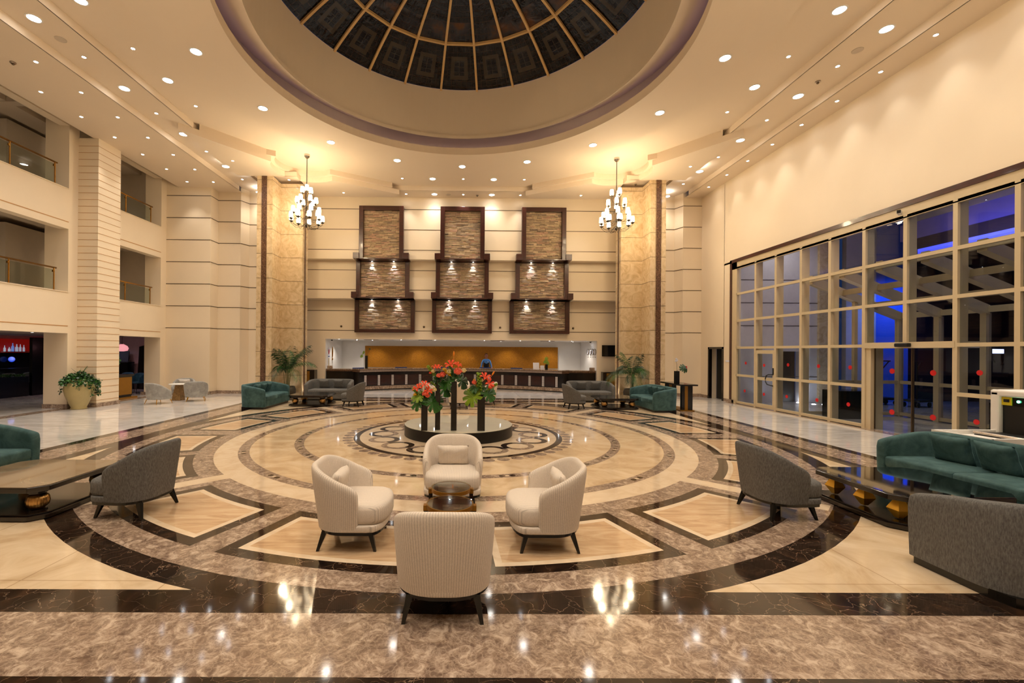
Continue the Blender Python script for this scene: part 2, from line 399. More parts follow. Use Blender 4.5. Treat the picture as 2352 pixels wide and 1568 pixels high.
# disc soffit, lip, cove, drum
prof = [(R1, ZD), (R0, ZD), (R0, ZD + .24), (R0 + .04, ZD + .24), (R0 + .04, ZD + .06), (R0 + .42, ZD + .06), (R0 + .42, 9.68), (4.72, 9.19), (4.72, 9.30), (4.77, 9.32), (4.73, 10.86)]
v = []; fa = []; N = 144
for i in range(N):
    a = 2 * pi * i / N
    for r, z in prof: v.append((DX + r * cos(a), DY + r * sin(a), z))
k = len(prof)
for i in range(N):
    j = (i + 1) % N
    for t in range(k - 1): fa.append((i * k + t, j * k + t, j * k + t + 1, i * k + t + 1))
c.add(v, fa)
# B level frame round the main ceiling, A strips along the side walls
AXL, AXR = -9.64, 9.64
def rect(x0, x1, y0, y1, z): c.add([(x0, y0, z), (x1, y0, z), (x1, y1, z), (x0, y1, z)], [(0, 1, 2, 3)])
rect(AXL, XL, -8, 20.6, ZB); rect(XR, AXR, -8, 20.6, ZB); rect(XL, XR, YB, 20.6, ZB); rect(XL, XR, -8, YF, ZB)
rect(-12.0, AXL, -8, 20.6, ZA); rect(AXR, 10.9, -8, 20.6, ZA)
c.box(XL - .02, XL, YF, YB, ZB, ZC); c.box(XR, XR + .02, YF, YB, ZB, ZC); c.box(XL, XR, YB, YB + .02, ZB, ZC); c.box(XL, XR, YF - .02, YF, ZB, ZC)
c.box(AXL - .02, AXL, -8, 18.75, ZA, ZB); c.box(AXR, AXR + .02, -8, 18.75, ZA, ZB)
c.box(-12.02, -12.0, -8, 20.6, ZA, 9.35); rect(-12.8, -12.0, -8, 20.6, 9.35)
struct(c.build('ceiling', M['ceil']))
# corner plates with the scalloped notch round each chandelier
CH = [(-5.82, 16.14), (5.62, 16.14)]
for sx, (hx, hy) in ((-1, CH[0]), (1, CH[1])):
    X = lambda x: (-0.1 + sx * (abs(x) - .1))
    def notch(r, a0, a1, n=22):
        return [(X(6.02) + sx * r * cos(radians(a)), 16.55 + r * sin(radians(a))) for a in [a0 + (a1 - a0) * i / n for i in range(n + 1)]]
    # polar: angle 0 points to the outside wall, 90 to the back wall
    low = [(X(8.87), 13.55), (X(7.05), 15.78)] + notch(1.22, -36, 125) + [(X(2.85), 19.0), (X(3.12), 19.38), (X(6.6), 19.38), (X(6.6), 17.2), (X(8.89), 17.15)]
    pl = MB().prism(low, ZA, ZB); struct(pl.build('ceiling', M['ceil']))
    up = [(X(8.5), 14.02), (X(7.12), 15.70)] + notch(1.08, -40, 128) + [(X(3.1), 18.75), (X(3.3), 19.06), (X(8.5), 19.06)]
    pu = MB().prism(up, ZB, ZC); struct(pu.build('ceiling', M['ceil']))

# cove light trough (dim violet strip light hidden behind the lip)
cove = MB()
for i in range(N):
    a, b = 2 * pi * i / N, 2 * pi * (i + 1) / N
    for r0, r1 in ((R0 + .10, R0 + .22),):
        cove.add([(DX + r0 * cos(a), DY + r0 * sin(a), ZD + .075), (DX + r1 * cos(a), DY + r1 * sin(a), ZD + .075), (DX + r1 * cos(b), DY + r1 * sin(b), ZD + .075), (DX + r0 * cos(b), DY + r0 * sin(b), ZD + .075)], [(0, 1, 2, 3)])
o = cove.build('cove_light_strip', emit('violet_cove_strip', (.28, .2, .9, 1), .45))
tag(o, 'violet strip light ring in the cove around the glass dome', 'strip light')

# ------------------------------------------------------------------ glass dome
RS = 9.4; ZG = 10.86; RG = 4.72
zc = ZG - sqrt(RS * RS - RG * RG)
dz = lambda r: zc + sqrt(RS * RS - r * r)
dome = empty('glass_dome', (DX, DY, ZG), 0, 'dark glass dome with gold ribs above the ring ceiling', 'dome')
t = NT('dome_glass_painted_reflections')  # pane reflections painted into the colour as frames, grid lines and patches
uvn = t.n('ShaderNodeUVMap'); sp = t.n('ShaderNodeSeparateXYZ'); t.l(uvn.outputs[0], sp.inputs[0])
U, V = sp.outputs[0], sp.outputs[1]
cd = t.coord()
def band(x, a, b):   # 1 inside a..b
    return t.math('MULTIPLY', t.math('GREATER_THAN', x, a), t.math('LESS_THAN', x, b))
row0 = t.math('LESS_THAN', V, 1)
fr = t.math('MULTIPLY', t.math('MULTIPLY', band(U, .24, .76), band(V, .22, .72)), row0)
inn = t.math('MULTIPLY', t.math('MULTIPLY', band(U, .35, .65), band(V, .31, .63)), row0)
gx = t.math('LESS_THAN', t.math('ABSOLUTE', t.math('SUBTRACT', t.math('FRACT', t.math('ADD', t.math('MULTIPLY', U, 7), .5)), .5)), .04)
gy = t.math('LESS_THAN', t.math('ABSOLUTE', t.math('SUBTRACT', t.math('FRACT', t.math('MULTIPLY', V, 8)), .5)), .04)
grid = t.math('MAXIMUM', gx, gy)
nz = t.noise(cd, 3, 4, .7, 2)
basec = t.ramp(nz, [(.35, srgb(4, 4, 5)), (.6, srgb(12, 10, 12)), (.8, srgb(26, 20, 18))])
patch = t.ramp(t.noise(cd, 1.3, 3), [(.45, srgb(14, 13, 20)), (.55, srgb(44, 40, 42)), (.66, srgb(84, 50, 20))])
up1 = t.math('GREATER_THAN', V, 1); upb = t.math('MULTIPLY', up1, t.math('LESS_THAN', V, 1.45))
c1 = t.mix(upb, basec, patch)
c2 = t.mix(t.math('MULTIPLY', grid, .5), c1, srgb(62, 40, 24))
c3 = t.mix(fr, c2, srgb(56, 48, 38)); c4 = t.mix(inn, c3, srgb(12, 12, 20))
c5 = t.mix(t.math('MULTIPLY', inn, t.math('MAXIMUM', t.math('LESS_THAN', t.math('ABSOLUTE', t.math('SUBTRACT', U, .5)), .012), t.math('LESS_THAN', t.math('ABSOLUTE', t.math('SUBTRACT', t.math('FRACT', t.math('MULTIPLY', V, 9)), .5)), .06))), c4, srgb(44, 40, 36))
t.set(c5, .08, 0, .3); t.bump(t.noise(cd, 2.5, 3, .6, 1.5), .25, .05)
rings = [RG, 3.38, 2.05, .9]
g = MB(); uvs = []
for j in range(3):
    ra, rb = rings[j], rings[j + 1]; st = 5
    for i in range(24):
        a0, a1 = radians(6 + 15 * i), radians(21 + 15 * i)
        for q in range(st):
            u0, u1 = q / st, (q + 1) / st; r0, r1 = ra + (rb - ra) * u0, ra + (rb - ra) * u1
            for w0 in range(3):
                aa, ab = a0 + (a1 - a0) * w0 / 3, a0 + (a1 - a0) * (w0 + 1) / 3
                g.add([(r0 * sin(aa), r0 * cos(aa), dz(r0) - ZG), (r0 * sin(ab), r0 * cos(ab), dz(r0) - ZG), (r1 * sin(ab), r1 * cos(ab), dz(r1) - ZG), (r1 * sin(aa), r1 * cos(aa), dz(r1) - ZG)], [(0, 1, 2, 3)])
                uvs += [(w0 / 3, j + u0), ((w0 + 1) / 3, j + u0), ((w0 + 1) / 3, j + u1), (w0 / 3, j + u1)]
g.add([(.95 * cos(a), .95 * sin(a), dz(.9) - ZG) for a in [2 * pi * i / 24 for i in range(24)]], [tuple(range(24))]); uvs += [(0, 3)] * 24
go = g.build('glass_pane', t.m, dome)
uvl = go.data.uv_layers.new(name='UVMap')
for i, uv in enumerate(uvs): uvl.data[i].uv = uv
# ribs and ring bars
def bar(pts, hw, hh, Mx=None):
    """rectangular bar along pts with horizontal half width hw, depth hh below"""
    b = MB(); v = []; fa = []
    for i, p in enumerate(pts):
        d = Vector(pts[min(i + 1, len(pts) - 1)]) - Vector(pts[max(i - 1, 0)]); sd = Vector((d.y, -d.x, 0)).normalized()
        p = Vector(p)
        for q in (p - sd * hw, p + sd * hw, p + sd * hw - Vector((0, 0, hh)), p - sd * hw - Vector((0, 0, hh))): v.append(tuple(q))
    for i in range(len(pts) - 1):
        for j in range(4): l = (j + 1) % 4; fa.append((i * 4 + j, i * 4 + l, (i + 1) * 4 + l, (i + 1) * 4 + j))
    fa += [(3, 2, 1, 0), tuple(4 * (len(pts) - 1) + q for q in range(4))]
    return b.add(v, fa)
M['rib'] = plain('gold_painted_rib', srgb(206, 170, 116), .45)
rb = bar([(0, r, dz(r) - ZG + .01) for r in [RG - (RG - .9) * i / 12 for i in range(13)]], .034, .08).build('rib', M['rib'], dome)
rb.rotation_euler = (0, 0, radians(-6))
for i in range(1, 24):
    q = rb.copy(); COL.objects.link(q); q.parent = dome; q.rotation_euler = (0, 0, radians(-6 - 15 * i))
for r in rings[1:]:
    m = MB()
    for i in range(24):
        a0, a1 = radians(6 + 15 * i), radians(21 + 15 * i)
        b = bar([(r * sin(a0), r * cos(a0), dz(r) - ZG + .01), (r * sin(a1), r * cos(a1), dz(r) - ZG + .01)], .035, .07)
        m.add(b.v, b.f)
    m.build('ring_bar', M['rib'], dome)

# ------------------------------------------------------------------ back walls
GZ = [8.34 - .925 * i for i in range(7)]
def wall_run(name, pts, z0, z1, grooves=True, th=.25, skirt=True, mats=None, zs=GZ):
    w_ = MB()
    for (x0, y0), (x1, y1) in zip(pts, pts[1:]):
        d = Vector((x1 - x0, y1 - y0)); d.normalize(); nx, ny = d.y, -d.x     # room is on the right-hand normal side (-y for +x runs)
        w_.add([(x0, y0, z0), (x1, y1, z0), (x1, y1, z1), (x0, y0, z1)], [(0, 1, 2, 3)])
        if grooves:
            for z in zs:
                if z0 + .1 < z < z1 - .05:
                    e = .006
                    w_.add([(x0 + nx * e, y0 + ny * e, z - .014), (x1 + nx * e, y1 + ny * e, z - .014), (x1 + nx * e, y1 + ny * e, z + .014), (x0 + nx * e, y0 + ny * e, z + .014)], [(0, 1, 2, 3)], 1)
    o = w_.build(name, [M['wall'], M['groove']]); struct(o)
    if skirt and z0 < .1:
        sk = MB()
        for (x0, y0), (x1, y1) in zip(pts, pts[1:]):
            d = Vector((x1 - x0, y1 - y0)); d.normalize(); nx, ny = d.y * .03, -d.x * .03
            sk.add([(x0 + nx, y0 + ny, 0), (x1 + nx, y1 + ny, 0), (x1 + nx, y1 + ny, .13), (x0 + nx, y0 + ny, .13), (x0, y0, .13), (x1, y1, .13)], [(0, 1, 2, 3), (3, 2, 5, 4)])
        struct(sk.build('baseboard_' + name.split('_')[1], M['emp_l']))
    return o
wall_run('wall_back', [(-12.5, 18.42), (-10.65, 18.42), (-10.65, 18.98), (-9.68, 18.98), (-9.5, 19.38), (-7.6, 19.38), (-7.6, 19.94)], 0, ZA + .3)
wall_run('wall_back', [(7.2, 19.94), (7.2, 19.5), (9.4, 19.5), (9.58, 19.08), (10.42, 19.08)], 0, ZA + .3)
W1, W2, W3 = 19.94, 20.36, 20.95
wall_run('wall_back', [(-7.6, W1), (7.2, W1)], 6.09, 9.2, zs=GZ)
wall_run('wall_back', [(-7.9, W2), (7.6, W2)], 4.34, 6.09, zs=[5.64, 4.73])
wall_run('wall_back', [(-7.9, W3), (7.6, W3)], 2.45, 4.34, zs=[3.80, 2.86])
led = MB()
led.box(-7.9, 7.6, W1, W2 + .01, 6.07, 6.09); led.box(-7.9, 7.6, W2, W3 + .01, 4.32, 4.34)
struct(led.build('trim_1', M['wall']))
# reception niche
ni = MB()
ni.box(-8.2, -6.62, W3, W3 + .12, 0, 2.45); ni.box(6.42, 8.0, W3, W3 + .12, 0, 2.45)
struct(ni.build('wall_niche', M['wall']))
ni = MB()
ni.box(-6.75, -6.62, W3 + .12, 23.9, 0, 2.5); ni.box(6.42, 6.55, W3 + .12, 23.9, 0, 2.5); ni.box(-6.75, 6.55, 23.9, 24.0, 0, 2.5)
struct(ni.build('wall_niche', M['white']))
struct(MB().box(-8.2, 8.0, W3 + .001, 24.0, 2.45, 2.55).build('ceiling', M['white']))
# ceiling grilles in the niche
for gx in (-4.6, -1.9, 1.7, 4.2):
    m = MB(); m.box(-.35, .35, -.15, .15, -.012, 0)
    for k in range(5): m.box(-.33, .33, -.13 + k * .055, -.11 + k * .055, -.016, -.012, 1)
    o = m.build('air_grille', [M['groove'], M['blackm']]); o.location = (gx, 21.9, 2.449)
    tag(o, {-4.6: 'dark slotted air grille over the left end of the reception counter', -1.9: 'dark slotted air grille above the gold wall left of its centre', 1.7: 'dark slotted air grille above the receptionist', 4.2: 'dark slotted air grille over the right part of the reception counter'}[gx], 'air vent', 'air grilles in the reception ceiling')

# ------------------------------------------------------------------ left wall with openings on three levels
lw = MB()
LX = -12.5
lw.box(LX - .75, LX, 13.88, 14.25, 0, 9.35); lw.box(LX - .75, LX, 15.1, 15.3, 0, 9.35); lw.box(LX - .65, LX, 18.1, 18.45, 0, 9.35)
lw.box(LX - .75, LX, 5.9, 7.2, 0, 9.35); lw.box(LX - .3, LX, -8, -.5, 0, 9.35)
for y0, y1 in ((-.5, 5.9), (7.2, 13.88), (15.3, 18.1)):
    lw.box(LX - .3, LX, y0, y1, 2.37, 3.68); lw.box(LX - .3, LX, y0, y1, 5.66, 6.93); lw.box(LX - .3, LX, y0, y1, 8.93, 9.35)
    for z in (2.60, 5.88): lw.box(LX, LX + .005, y0, y1, z - .012, z + .012, 1)
    for z in (3.68, 6.93): lw.box(LX - .02, LX + .02, y0, y1, z - .02, z + .002, 0)
struct(lw.build('wall_left', [M['wall'], M['groove_tan']]))
sk = MB()
for y0, y1 in ((13.86, 14.22), (18.08, 18.42)): sk.box(LX - .77, LX + .03, y0, y1, 0, .13)
struct(sk.build('baseboard_left', M['emp_l']))
def column(y0, label):
    cm = MB().box(-12.52, -11.86, y0, y0 + .92, 0, ZA)
    k = 0
    while .2 + k * .2165 < 8.6:
        z = .22 + k * .2165; cm.box(-12.53, -11.855, y0 - .005, y0 + .925, z - .006, z + .006, 1); k += 1
    col = empty('grooved_column', (0, 0, 0), 0, label, 'column')
    cm.build('shaft', [M['wall'], M['groove_tan']], col)
    MB().box(-12.55, -11.83, y0 - .03, y0 + .95, 0, .13).build('base', M['emp_l'], col)
column(14.22, 'tall cream column with fine horizontal grooves between the balcony openings, behind the ivy urn')
# corridors behind the openings
co = MB()
for z in (3.66, 6.91): co.box(-17.6, LX - .3, -4, 18.45, z - .3, z)
struct(co.build('floor', M['corr']))
co = MB()
for z0, z1 in ((3.66, 6.2), (6.91, 9.5)):
    co.box(-17.7, -17.6, -4, 18.5, z0, z1); co.box(-17.6, -13.1, 18.45, 18.6, z0, z1)
    co.box(-17.6, -14.6, 14.0, 18.45, z0, z1 - .3)
struct(co.build('wall_corridor', M['corr']))
co = MB()
co.box(-17.6, LX - .3, -4, 18.45, 6.1, 6.2); co.box(-17.6, LX - .3, -4, 18.45, 9.35, 9.45)
co.box(-14.2, -13.2, -4, 18.45, 5.95, 6.1); co.box(-14.4, -13.6, -4, 18.45, 9.2, 9.35)
for z in (5.93, 9.18):
    for y in (9.3, 13.0, 16.6): co.box(-17.6, -13, y, y + .25, z, z + .2)
struct(co.build('ceiling', M['corr']))
def balustrade(y0, y1, z, posts, label):
    r = empty('glass_balustrade', (LX - .12, (y0 + y1) / 2, z), 0, label, 'railing', 'glass balustrades on the balcony openings'); yc = (y0 + y1) / 2
    MB().tube([(0, y0 - yc, .70), (0, y1 - yc, .70)], .026, 10).build('handrail', M['brass'], r, smooth=True)
    for p in posts:
        m = MB().tube([(0, p - yc, 0), (0, p - yc, .69)], .019, 8); m.lathe([(.045, 0), (.045, .015), (.02, .03)], 12, 0, Matrix.Translation((0, p - yc, 0)))
        m.box(-.02, .02, p - yc - .05, p - yc - .01, .56, .62); m.build('post', M['brass'], r)
    ps = [y0] + list(posts)
    for a, b in zip(ps, ps[1:]):
        if b - a > .3: MB().box(-.006, .006, a - yc + .04, b - yc - .04, .04, .64).build('glass_pane', M['railglass'], r)
for z, nm in ((3.68, 'first'), (6.93, 'top')):
    balustrade(7.3, 13.6, z, [8.15, 9.5, 10.85, 12.19, 13.53], 'brass and glass balustrade of the near balcony, %s gallery level' % nm)
    balustrade(15.35, 17.75, z, [16.36, 17.66], 'brass and glass balustrade of the far balcony behind the column, %s gallery level' % nm)

# ------------------------------------------------------------------ pillars of beige marble
def pillar(sx):
    X = lambda x: (-0.1 + sx * (abs(x) - .1)) if sx < 0 else (x - .0)
    r = empty('marble_pillar', (0, 0, 0), 0, 'stepped beige marble pillar with brown stone strips on the %s of reception' % ('left' if sx < 0 else 'right'), 'pillar')
    if sx < 0: a, b, e = -8.12, -7.51, -6.62
    else: a, b, e = 7.93, 7.32, 6.45
    g1, g2 = sorted((a, b)); h1, h2 = sorted((b, e))
    m = MB(); m.box(g1, g2, 17.15, 18.5, 0, ZA); m.box(h1, h2, 17.95, 18.55, 0, ZA)
    for z in [8.55 - .96 * k for k in range(9)]:
        m.box(g1 - .003, g2 + .003, 17.147, 18.5, z - .006, z + .006, 1); m.box(h1 - .003, h2 + .003, 17.947, 18.553, z - .006, z + .006, 1)
    for k in (1,): m.box((a + b) / 2 - .11, (a + b) / 2 - .105, 17.147, 17.15, 0, ZA, 1)
    m.build('cladding', [M['pillar'], M['groove']], r)
    cx_ = a + (b - a) * .47
    MB().box(cx_ - .10, cx_ + .10, 17.135, 17.2, 0, ZA).build('stone_strip', M['strip'], r)
    ey = e + sx * -.012
    MB().box(min(e, ey) , max(e, ey), 18.15, 18.30, 0, ZA).build('stone_strip', M['strip'], r)
    return r
pillar(-1); pillar(1)
# ------------------------------------------------------------------ stone wall panels in mahogany frames
SV = [plain('ledge_stone_%d' % i, c_, .8, noise=.18, ns=14) for i, c_ in enumerate((srgb(176, 154, 122), srgb(160, 138, 112), srgb(194, 170, 138), srgb(138, 120, 100), srgb(178, 144, 120)))]
def stone(x0, x1, z0, z1, y, rnd):
    m = MB(); z = z0
    while z < z1 - .005:
        h = min(rnd.choice((.035, .045, .06)), z1 - z); x = x0
        while x < x1 - .01:
            l = min(rnd.uniform(.12, .42), x1 - x)
            if x1 - x - l < .05: l = x1 - x
            d = rnd.uniform(.0, .045); m.box(x + .002, x + l - .002, y - .03 - d, y, z + .002, z + h - .002, rnd.randrange(5)); x += l
        z += h
    return m
def wall_panel(cx_, label, seed):
    rnd = random.Random(seed)
    r = empty('stone_wall_panel', (cx_, W1, 2.7), 0, label, 'wall panel', 'tall stone panels in mahogany frames above reception')
    def Z(z): return z - 2.7
    y1, y2, y3 = -.02, W2 - W1 - .02, W3 - W1 - .02
    secs = [(1.0, 6.05, 8.42, y1), (1.22, 4.36, 6.0, y2), (1.42, 2.76, 4.30, y3)]
    fr = MB(); dp = .24
    for i, (hw, z0, z1, y) in enumerate(secs):
        fr.box(-hw, -hw + .19, y - dp, y, Z(z0), Z(z1)); fr.box(hw - .19, hw, y - dp, y, Z(z0), Z(z1))
    fr.box(-.81, .81, y1 - dp, y1, Z(8.23), Z(8.42)); fr.box(-1.23, 1.23, y3 - dp, y3, Z(2.76), Z(2.93))
    for (hw, z0, z1, y, yb) in ((1.25, 6.03, 6.30, y1 - .06, y2), (1.43, 4.32, 4.60, y2 - .06, y3)):
        for q in (-1, 1):
            a, b = sorted((q * hw, q * (hw - .27))); fr.box(a, b, y - dp, yb, Z(z0), Z(z1))
        fr.box(-hw + .2, hw - .2, y - dp + .04, yb, Z(z0), Z(z0 + .045))
    fr.build('frame', M['woodframe'], r, bevel=.008)
    stone(-.81, .81, Z(6.07), Z(8.23), y1 - .04, rnd).build('stone_face', SV, r)
    stone(-1.04, 1.04, Z(4.38), Z(6.0), y2 - .04, rnd).build('stone_face', SV, r)
    stone(-1.24, 1.24, Z(2.93), Z(4.30), y3 - .04, rnd).build('stone_face', SV, r)
    for (hx, z, y) in ((.5, 6.025, y2 - .17), (.62, 4.315, y3 - .17)):
        for q in (-1, 1):
            l = MB().lathe([(.045, 0), (.05, -.012), (.03, -.014)], 16, 0, Matrix.Translation((q * hx, y, Z(z)))).lathe([(.0, -.0145), (.03, -.0145)], 16, 1, Matrix.Translation((q * hx, y, Z(z))), cap=False)
            l.build('spotlight', [M['steel'], M['lampc']], r)
            ld = bpy.data.lights.new('shelf_spot', 'SPOT'); ld.energy = 80 * LK; ld.color = (.80, .87, 1); ld.spot_size = radians(64); ld.spot_blend = .7; ld.shadow_soft_size = .03
            lo = bpy.data.objects.new('shelf_spot', ld); COL.objects.link(lo); lo.parent = r; lo.location = (q * hx, y - .02, Z(z) - .03); lo.rotation_euler = (radians(2), 0, 0)
wall_panel(-3.74, 'left stone panel of three above the reception, framed in mahogany', 1)
wall_panel(-.08, 'middle stone panel of three above the reception, framed in mahogany', 2)
wall_panel(3.6, 'right stone panel of three above the reception, framed in mahogany', 3)
# little bronze wall spots under the panels
for i, (x, y) in enumerate(((-5.85, 'far left'), (-1.9, 'between the left and middle'), (1.75, 'between the middle and right'), (5.25, 'far right'))):
    m = MB().lathe([(.05, 0), (.05, .03), (.03, .06), (.0, .06)], 14, 0, Matrix.Translation((0, 0, 0)) @ Matrix.Rotation(radians(90), 4, 'X'))
    o = m.build('wall_sensor', M['groove'], smooth=False); o.location = (x, W3, 3.05)
    tag(o, 'round bronze fitting on the cream wall, ' + (y + ' of the stone panels' if 'far' in y else y + ' stone panels'), 'wall fitting', 'round wall fittings under the stone panels')

# ------------------------------------------------------------------ right wall, glazed front
RX = 10.4
rw = MB()
rw.box(RX, RX + .35, -8, 16.95, 5.46, 9.2); rw.box(RX, RX + .35, 16.9, 17.42, 0, 5.47); rw.box(RX, RX + .35, 17.4, 18.5, 2.16, 9.2)
rw.box(RX, RX + .35, 18.5, 19.1, 0, 9.2); rw.box(RX, RX + .35, 16.95, 17.42, 5.4, 9.2); rw.box(RX, RX + .35, -8, -1.2, 0, 5.5)
struct(rw.build('wall_right', M['wall']))
sk = MB()
sk.box(RX - .03, RX, 16.72, 17.36, 0, .12); sk.box(RX - .03, RX, 18.54, 19.06, 0, .12)
struct(sk.build('baseboard_right', M['emp_l']))
tr = MB()
tr.box(RX - .05, RX + .02, 16.84, 16.96, .12, 5.5); tr.box(RX - .05, RX + .02, -1.2, 16.96, 5.38, 5.5)
struct(tr.build('trim_2', M['woodframe']))
fx0, fx1 = RX - .03, RX + .06
YS = [16.62, 15.5, 14.49, 13.40, 12.34, 11.28, 10.22, 9.17, 8.13, 7.08, 6.03, 4.98, 3.93, 2.9, 1.85, .8, -.25, -1.2]
ZS = [.06, 1.08, 2.12, 3.14, 4.16, 5.15]
win = empty('window_1', (RX, 8, 0), 0, kind='structure')
fm = MB(); gm = MB()
def fb(y0, y1, z0, z1, x0=fx0, x1=fx1): fm.box(x0 - RX, x1 - RX, y0 - 8, y1 - 8, z0, z1)
fb(16.55, 16.84, 0, 5.38); fb(-1.2, 16.84, 5.12, 5.38)
for y in YS[1:]:
    fb(y - .045, y + .045, .0 if not (10.1 < y < 10.3) else 2.1, 5.15)
    if y not in (9.17,): pass
    fb(y - .03, y + .03, (.0 if not (10.1 < y < 10.3) else 2.1), 5.15, RX + .06, RX + .22)
for a, b in zip(YS, YS[1:]):
    for z in ZS:
        if 9.1 < b and a < 11.35 and z < 2: continue
        if abs(a - 15.5) < .01 and z < 2: continue
        fb(b + .045, a - .045, z - .04, z + .04)
fb(9.17, 11.28, 2.06, 2.2, RX - .04, RX + .5)
fb(11.10, 11.28, 0, 2.1, RX, RX + .32)
fm.build('frame', M['frame'], win)
gm.box(.02, .03, -9.2, 3.3, 2.12, 5.15); gm.box(.02, .03, 3.25, 6.5, 0, 2.12); gm.box(.02, .03, 7.5, 8.6, 0, 2.12); gm.box(.02, .03, -9.2, 1.17, 0, 2.12)
gm.v = gm.v; gm.build('glass_pane', M['glass'], win)
for y, z in ((16.05, 1.55), (16.1, .52), (13.95, 1.55), (14.0, .53), (12.75, 1.55), (12.8, .55), (11.7, 1.55), (11.75, .55), (8.75, 1.55), (8.8, .55), (7.6, 1.55), (7.6, .55)):
    MB().lathe([(0, 0), (.055, 0), (.055, .004), (0, .004)], 20, 0, Matrix.Translation((-.002 + .01, y - 8, z)) @ Matrix.Rotation(radians(-90), 4, 'Y'), cap=False).build('warning_sticker', M['red'], win)
# hinged glass door
dr = empty('door_1', (RX, 15.0, 0), 0, kind='structure')
m = MB()
for a in ((-.46, -.38, .02, 2.02), (.38, .46, .02, 2.02)): m.box(-.02, .04, *a)
m.box(-.02, .04, -.38, .38, .02, .16); m.box(-.02, .04, -.38, .38, 1.9, 2.02); m.box(-.02, .04, -.38, .38, .98, 1.08)
m.build('frame', M['frame'], dr)
MB().box(.0, .01, -.38, .38, .16, 1.9).build('glass_pane', M['glass'], dr)
hp = [(-.03, -.42, .82), (-.09, -.38, .84)] + [(-.11, -.20 + .16 * cos(radians(a)) - .08, 1.02 + .2 * sin(radians(a))) for a in ()] + [(-.1, -.24, .86), (-.1, -.16, .95), (-.1, -.15, 1.05), (-.1, -.2, 1.16), (-.1, -.3, 1.2), (-.03, -.42, 1.2)]
MB().tube(hp, .018, 8).build('door_handle', M['blackm'], dr, smooth=True)
MB().box(-.045, -.02, -.44, -.41, 1.2, 1.42).build('lock_plate', M['blackm'], dr)
for z in (1.5, .5): MB().lathe([(0, 0), (.055, 0), (.055, .004), (0, .004)], 20, 0, Matrix.Translation((-.004, .05, z)) @ Matrix.Rotation(radians(-90), 4, 'Y'), cap=False).build('warning_sticker', M['red'], dr)
m = MB(); m.box(RX - .03, RX + .05, 15.46 - .9, 15.5 - .45, 2.02, 2.1)
# sliding doors: two glass leaves with thin dark edges
for k, (y0, y1, x, lab) in enumerate(((10.16, 11.1, .1, ''), (9.3, 10.2, .16, ''))):
    d = empty('door_%d' % (2 + k), (RX + x, (y0 + y1) / 2, 0), 0, kind='structure'); h = (y1 - y0) / 2
    MB().box(-.006, .006, -h, h, .01, 2.06).build('glass_pane', M['glass'], d)
    MB().box(-.012, .012, -h, -h + .02, .01, 2.06).box(-.012, .012, h - .02, h, .01, 2.06).build('edge_strip', M['groove'], d)
    for z in (1.5, .5): MB().lathe([(0, 0), (.065, 0), (.065, .004), (0, .004)], 20, 0, Matrix.Translation((-.012, 0, z)) @ Matrix.Rotation(radians(-90), 4, 'Y'), cap=False).build('warning_sticker', M['red'], d)
o = MB().box(-.09, .03, -.16, .16, -.045, .045).build('door_sensor', M['blackm'], bevel=.02); o.location = (RX - .04, 10.22, 2.13); tag(o, 'black motion sensor above the sliding glass doors', 'sensor')
def cctv(loc, rz, label):
    r = empty('security_camera', loc, rz, label, 'security camera')
    MB().tube([(0, 0, 0), (-.12, 0, 0), (-.16, 0, -.03)], .018, 8).build('bracket', M['white'], r)
    MB().box(-.36, -.14, -.04, .04, -.1, -.02).build('body', M['white'], r, bevel=.012)
    MB().box(-.37, -.355, -.035, .035, -.095, -.025).build('lens_face', M['tv'], r)
cctv((RX - .04, 10.3, 5.28), radians(38), 'white bullet camera on the beige frame above the glass front')
# black doorway at the right end of the wall
dd = empty('door_4', (RX, 17.95, 0), 0, kind='structure')
MB().box(-.03, .1, -.54, -.46, 0, 2.16).box(-.03, .1, .46, .54, 0, 2.16).box(-.03, .1, -.54, .54, 2.08, 2.16).build('frame', M['darkwood'], dd)
MB().box(.33, .36, -.5, .5, 0, 2.1).build('leaf', M['blackm'], dd)
# wall bits
o = MB().box(-.012, 0, -.16, .16, -.035, .035).build('door_plate', M['paper']); o.location = (RX, 17.1, 1.6); tag(o, 'small pale name plate beside the black doorway', 'sign')
m = MB().box(-.055, .055, -.04, 0, -.07, .07).lathe([(0, 0), (.02, 0), (.02, .01), (0, .01)], 10, 1, Matrix.Translation((0, -.045, -.01)) @ Matrix.Rotation(radians(90), 4, 'X'), cap=False)
o = m.build('fire_alarm_call_point', [M['red'], M['white']]); o.location = (9.72, 19.08, 1.26); tag(o, 'red fire alarm call point on the cream wall right of the pillar', 'fire alarm')

# ------------------------------------------------------------------ outside the glass front
grey = plain('outside_render', srgb(206, 200, 204), .7, noise=.03)
ow = MB(); ow.box(RX + .35, 13.9, 17.1, 17.3, 2.0, 7.2); ow.box(RX + .35, 12.4, 17.1, 17.3, 0, 2.0); ow.box(13.2, 13.9, 17.1, 17.3, 0, 2.0)
for z in (1.0, 3.0, 3.9, 4.8): ow.box(RX + .35, 13.9, 17.09, 17.1, z - .01, z + .01, 1)
ow.box(15.3, 16.5, 17.4, 17.6, 0, 7.2); struct(ow.build('wall_outside', [grey, M['groove']]))
struct(MB().box(12.4, 13.2, 17.35, 17.4, 0, 2.0).build('wall_outside', M['blackm']))
o = MB().box(13.9, 14.4, 17.0, 17.5, 0, 7.2).build('stone_clad_pier', M['pillar']); tag(o, 'pale brown stone pier outside behind the glass front', 'pillar')
struct(MB().box(14.4, 15.3, 17.9, 18.0, 0, 7.2).box(17.9, 30, 17.9, 18.0, 0, 7.2).build('wall_outside', plain('night_facade', srgb(24, 26, 36), .4)))
bl = plain('wall_painted_blue_light', srgb(70, 120, 230), .6)  # blue light falling on this wall is put into its base colour
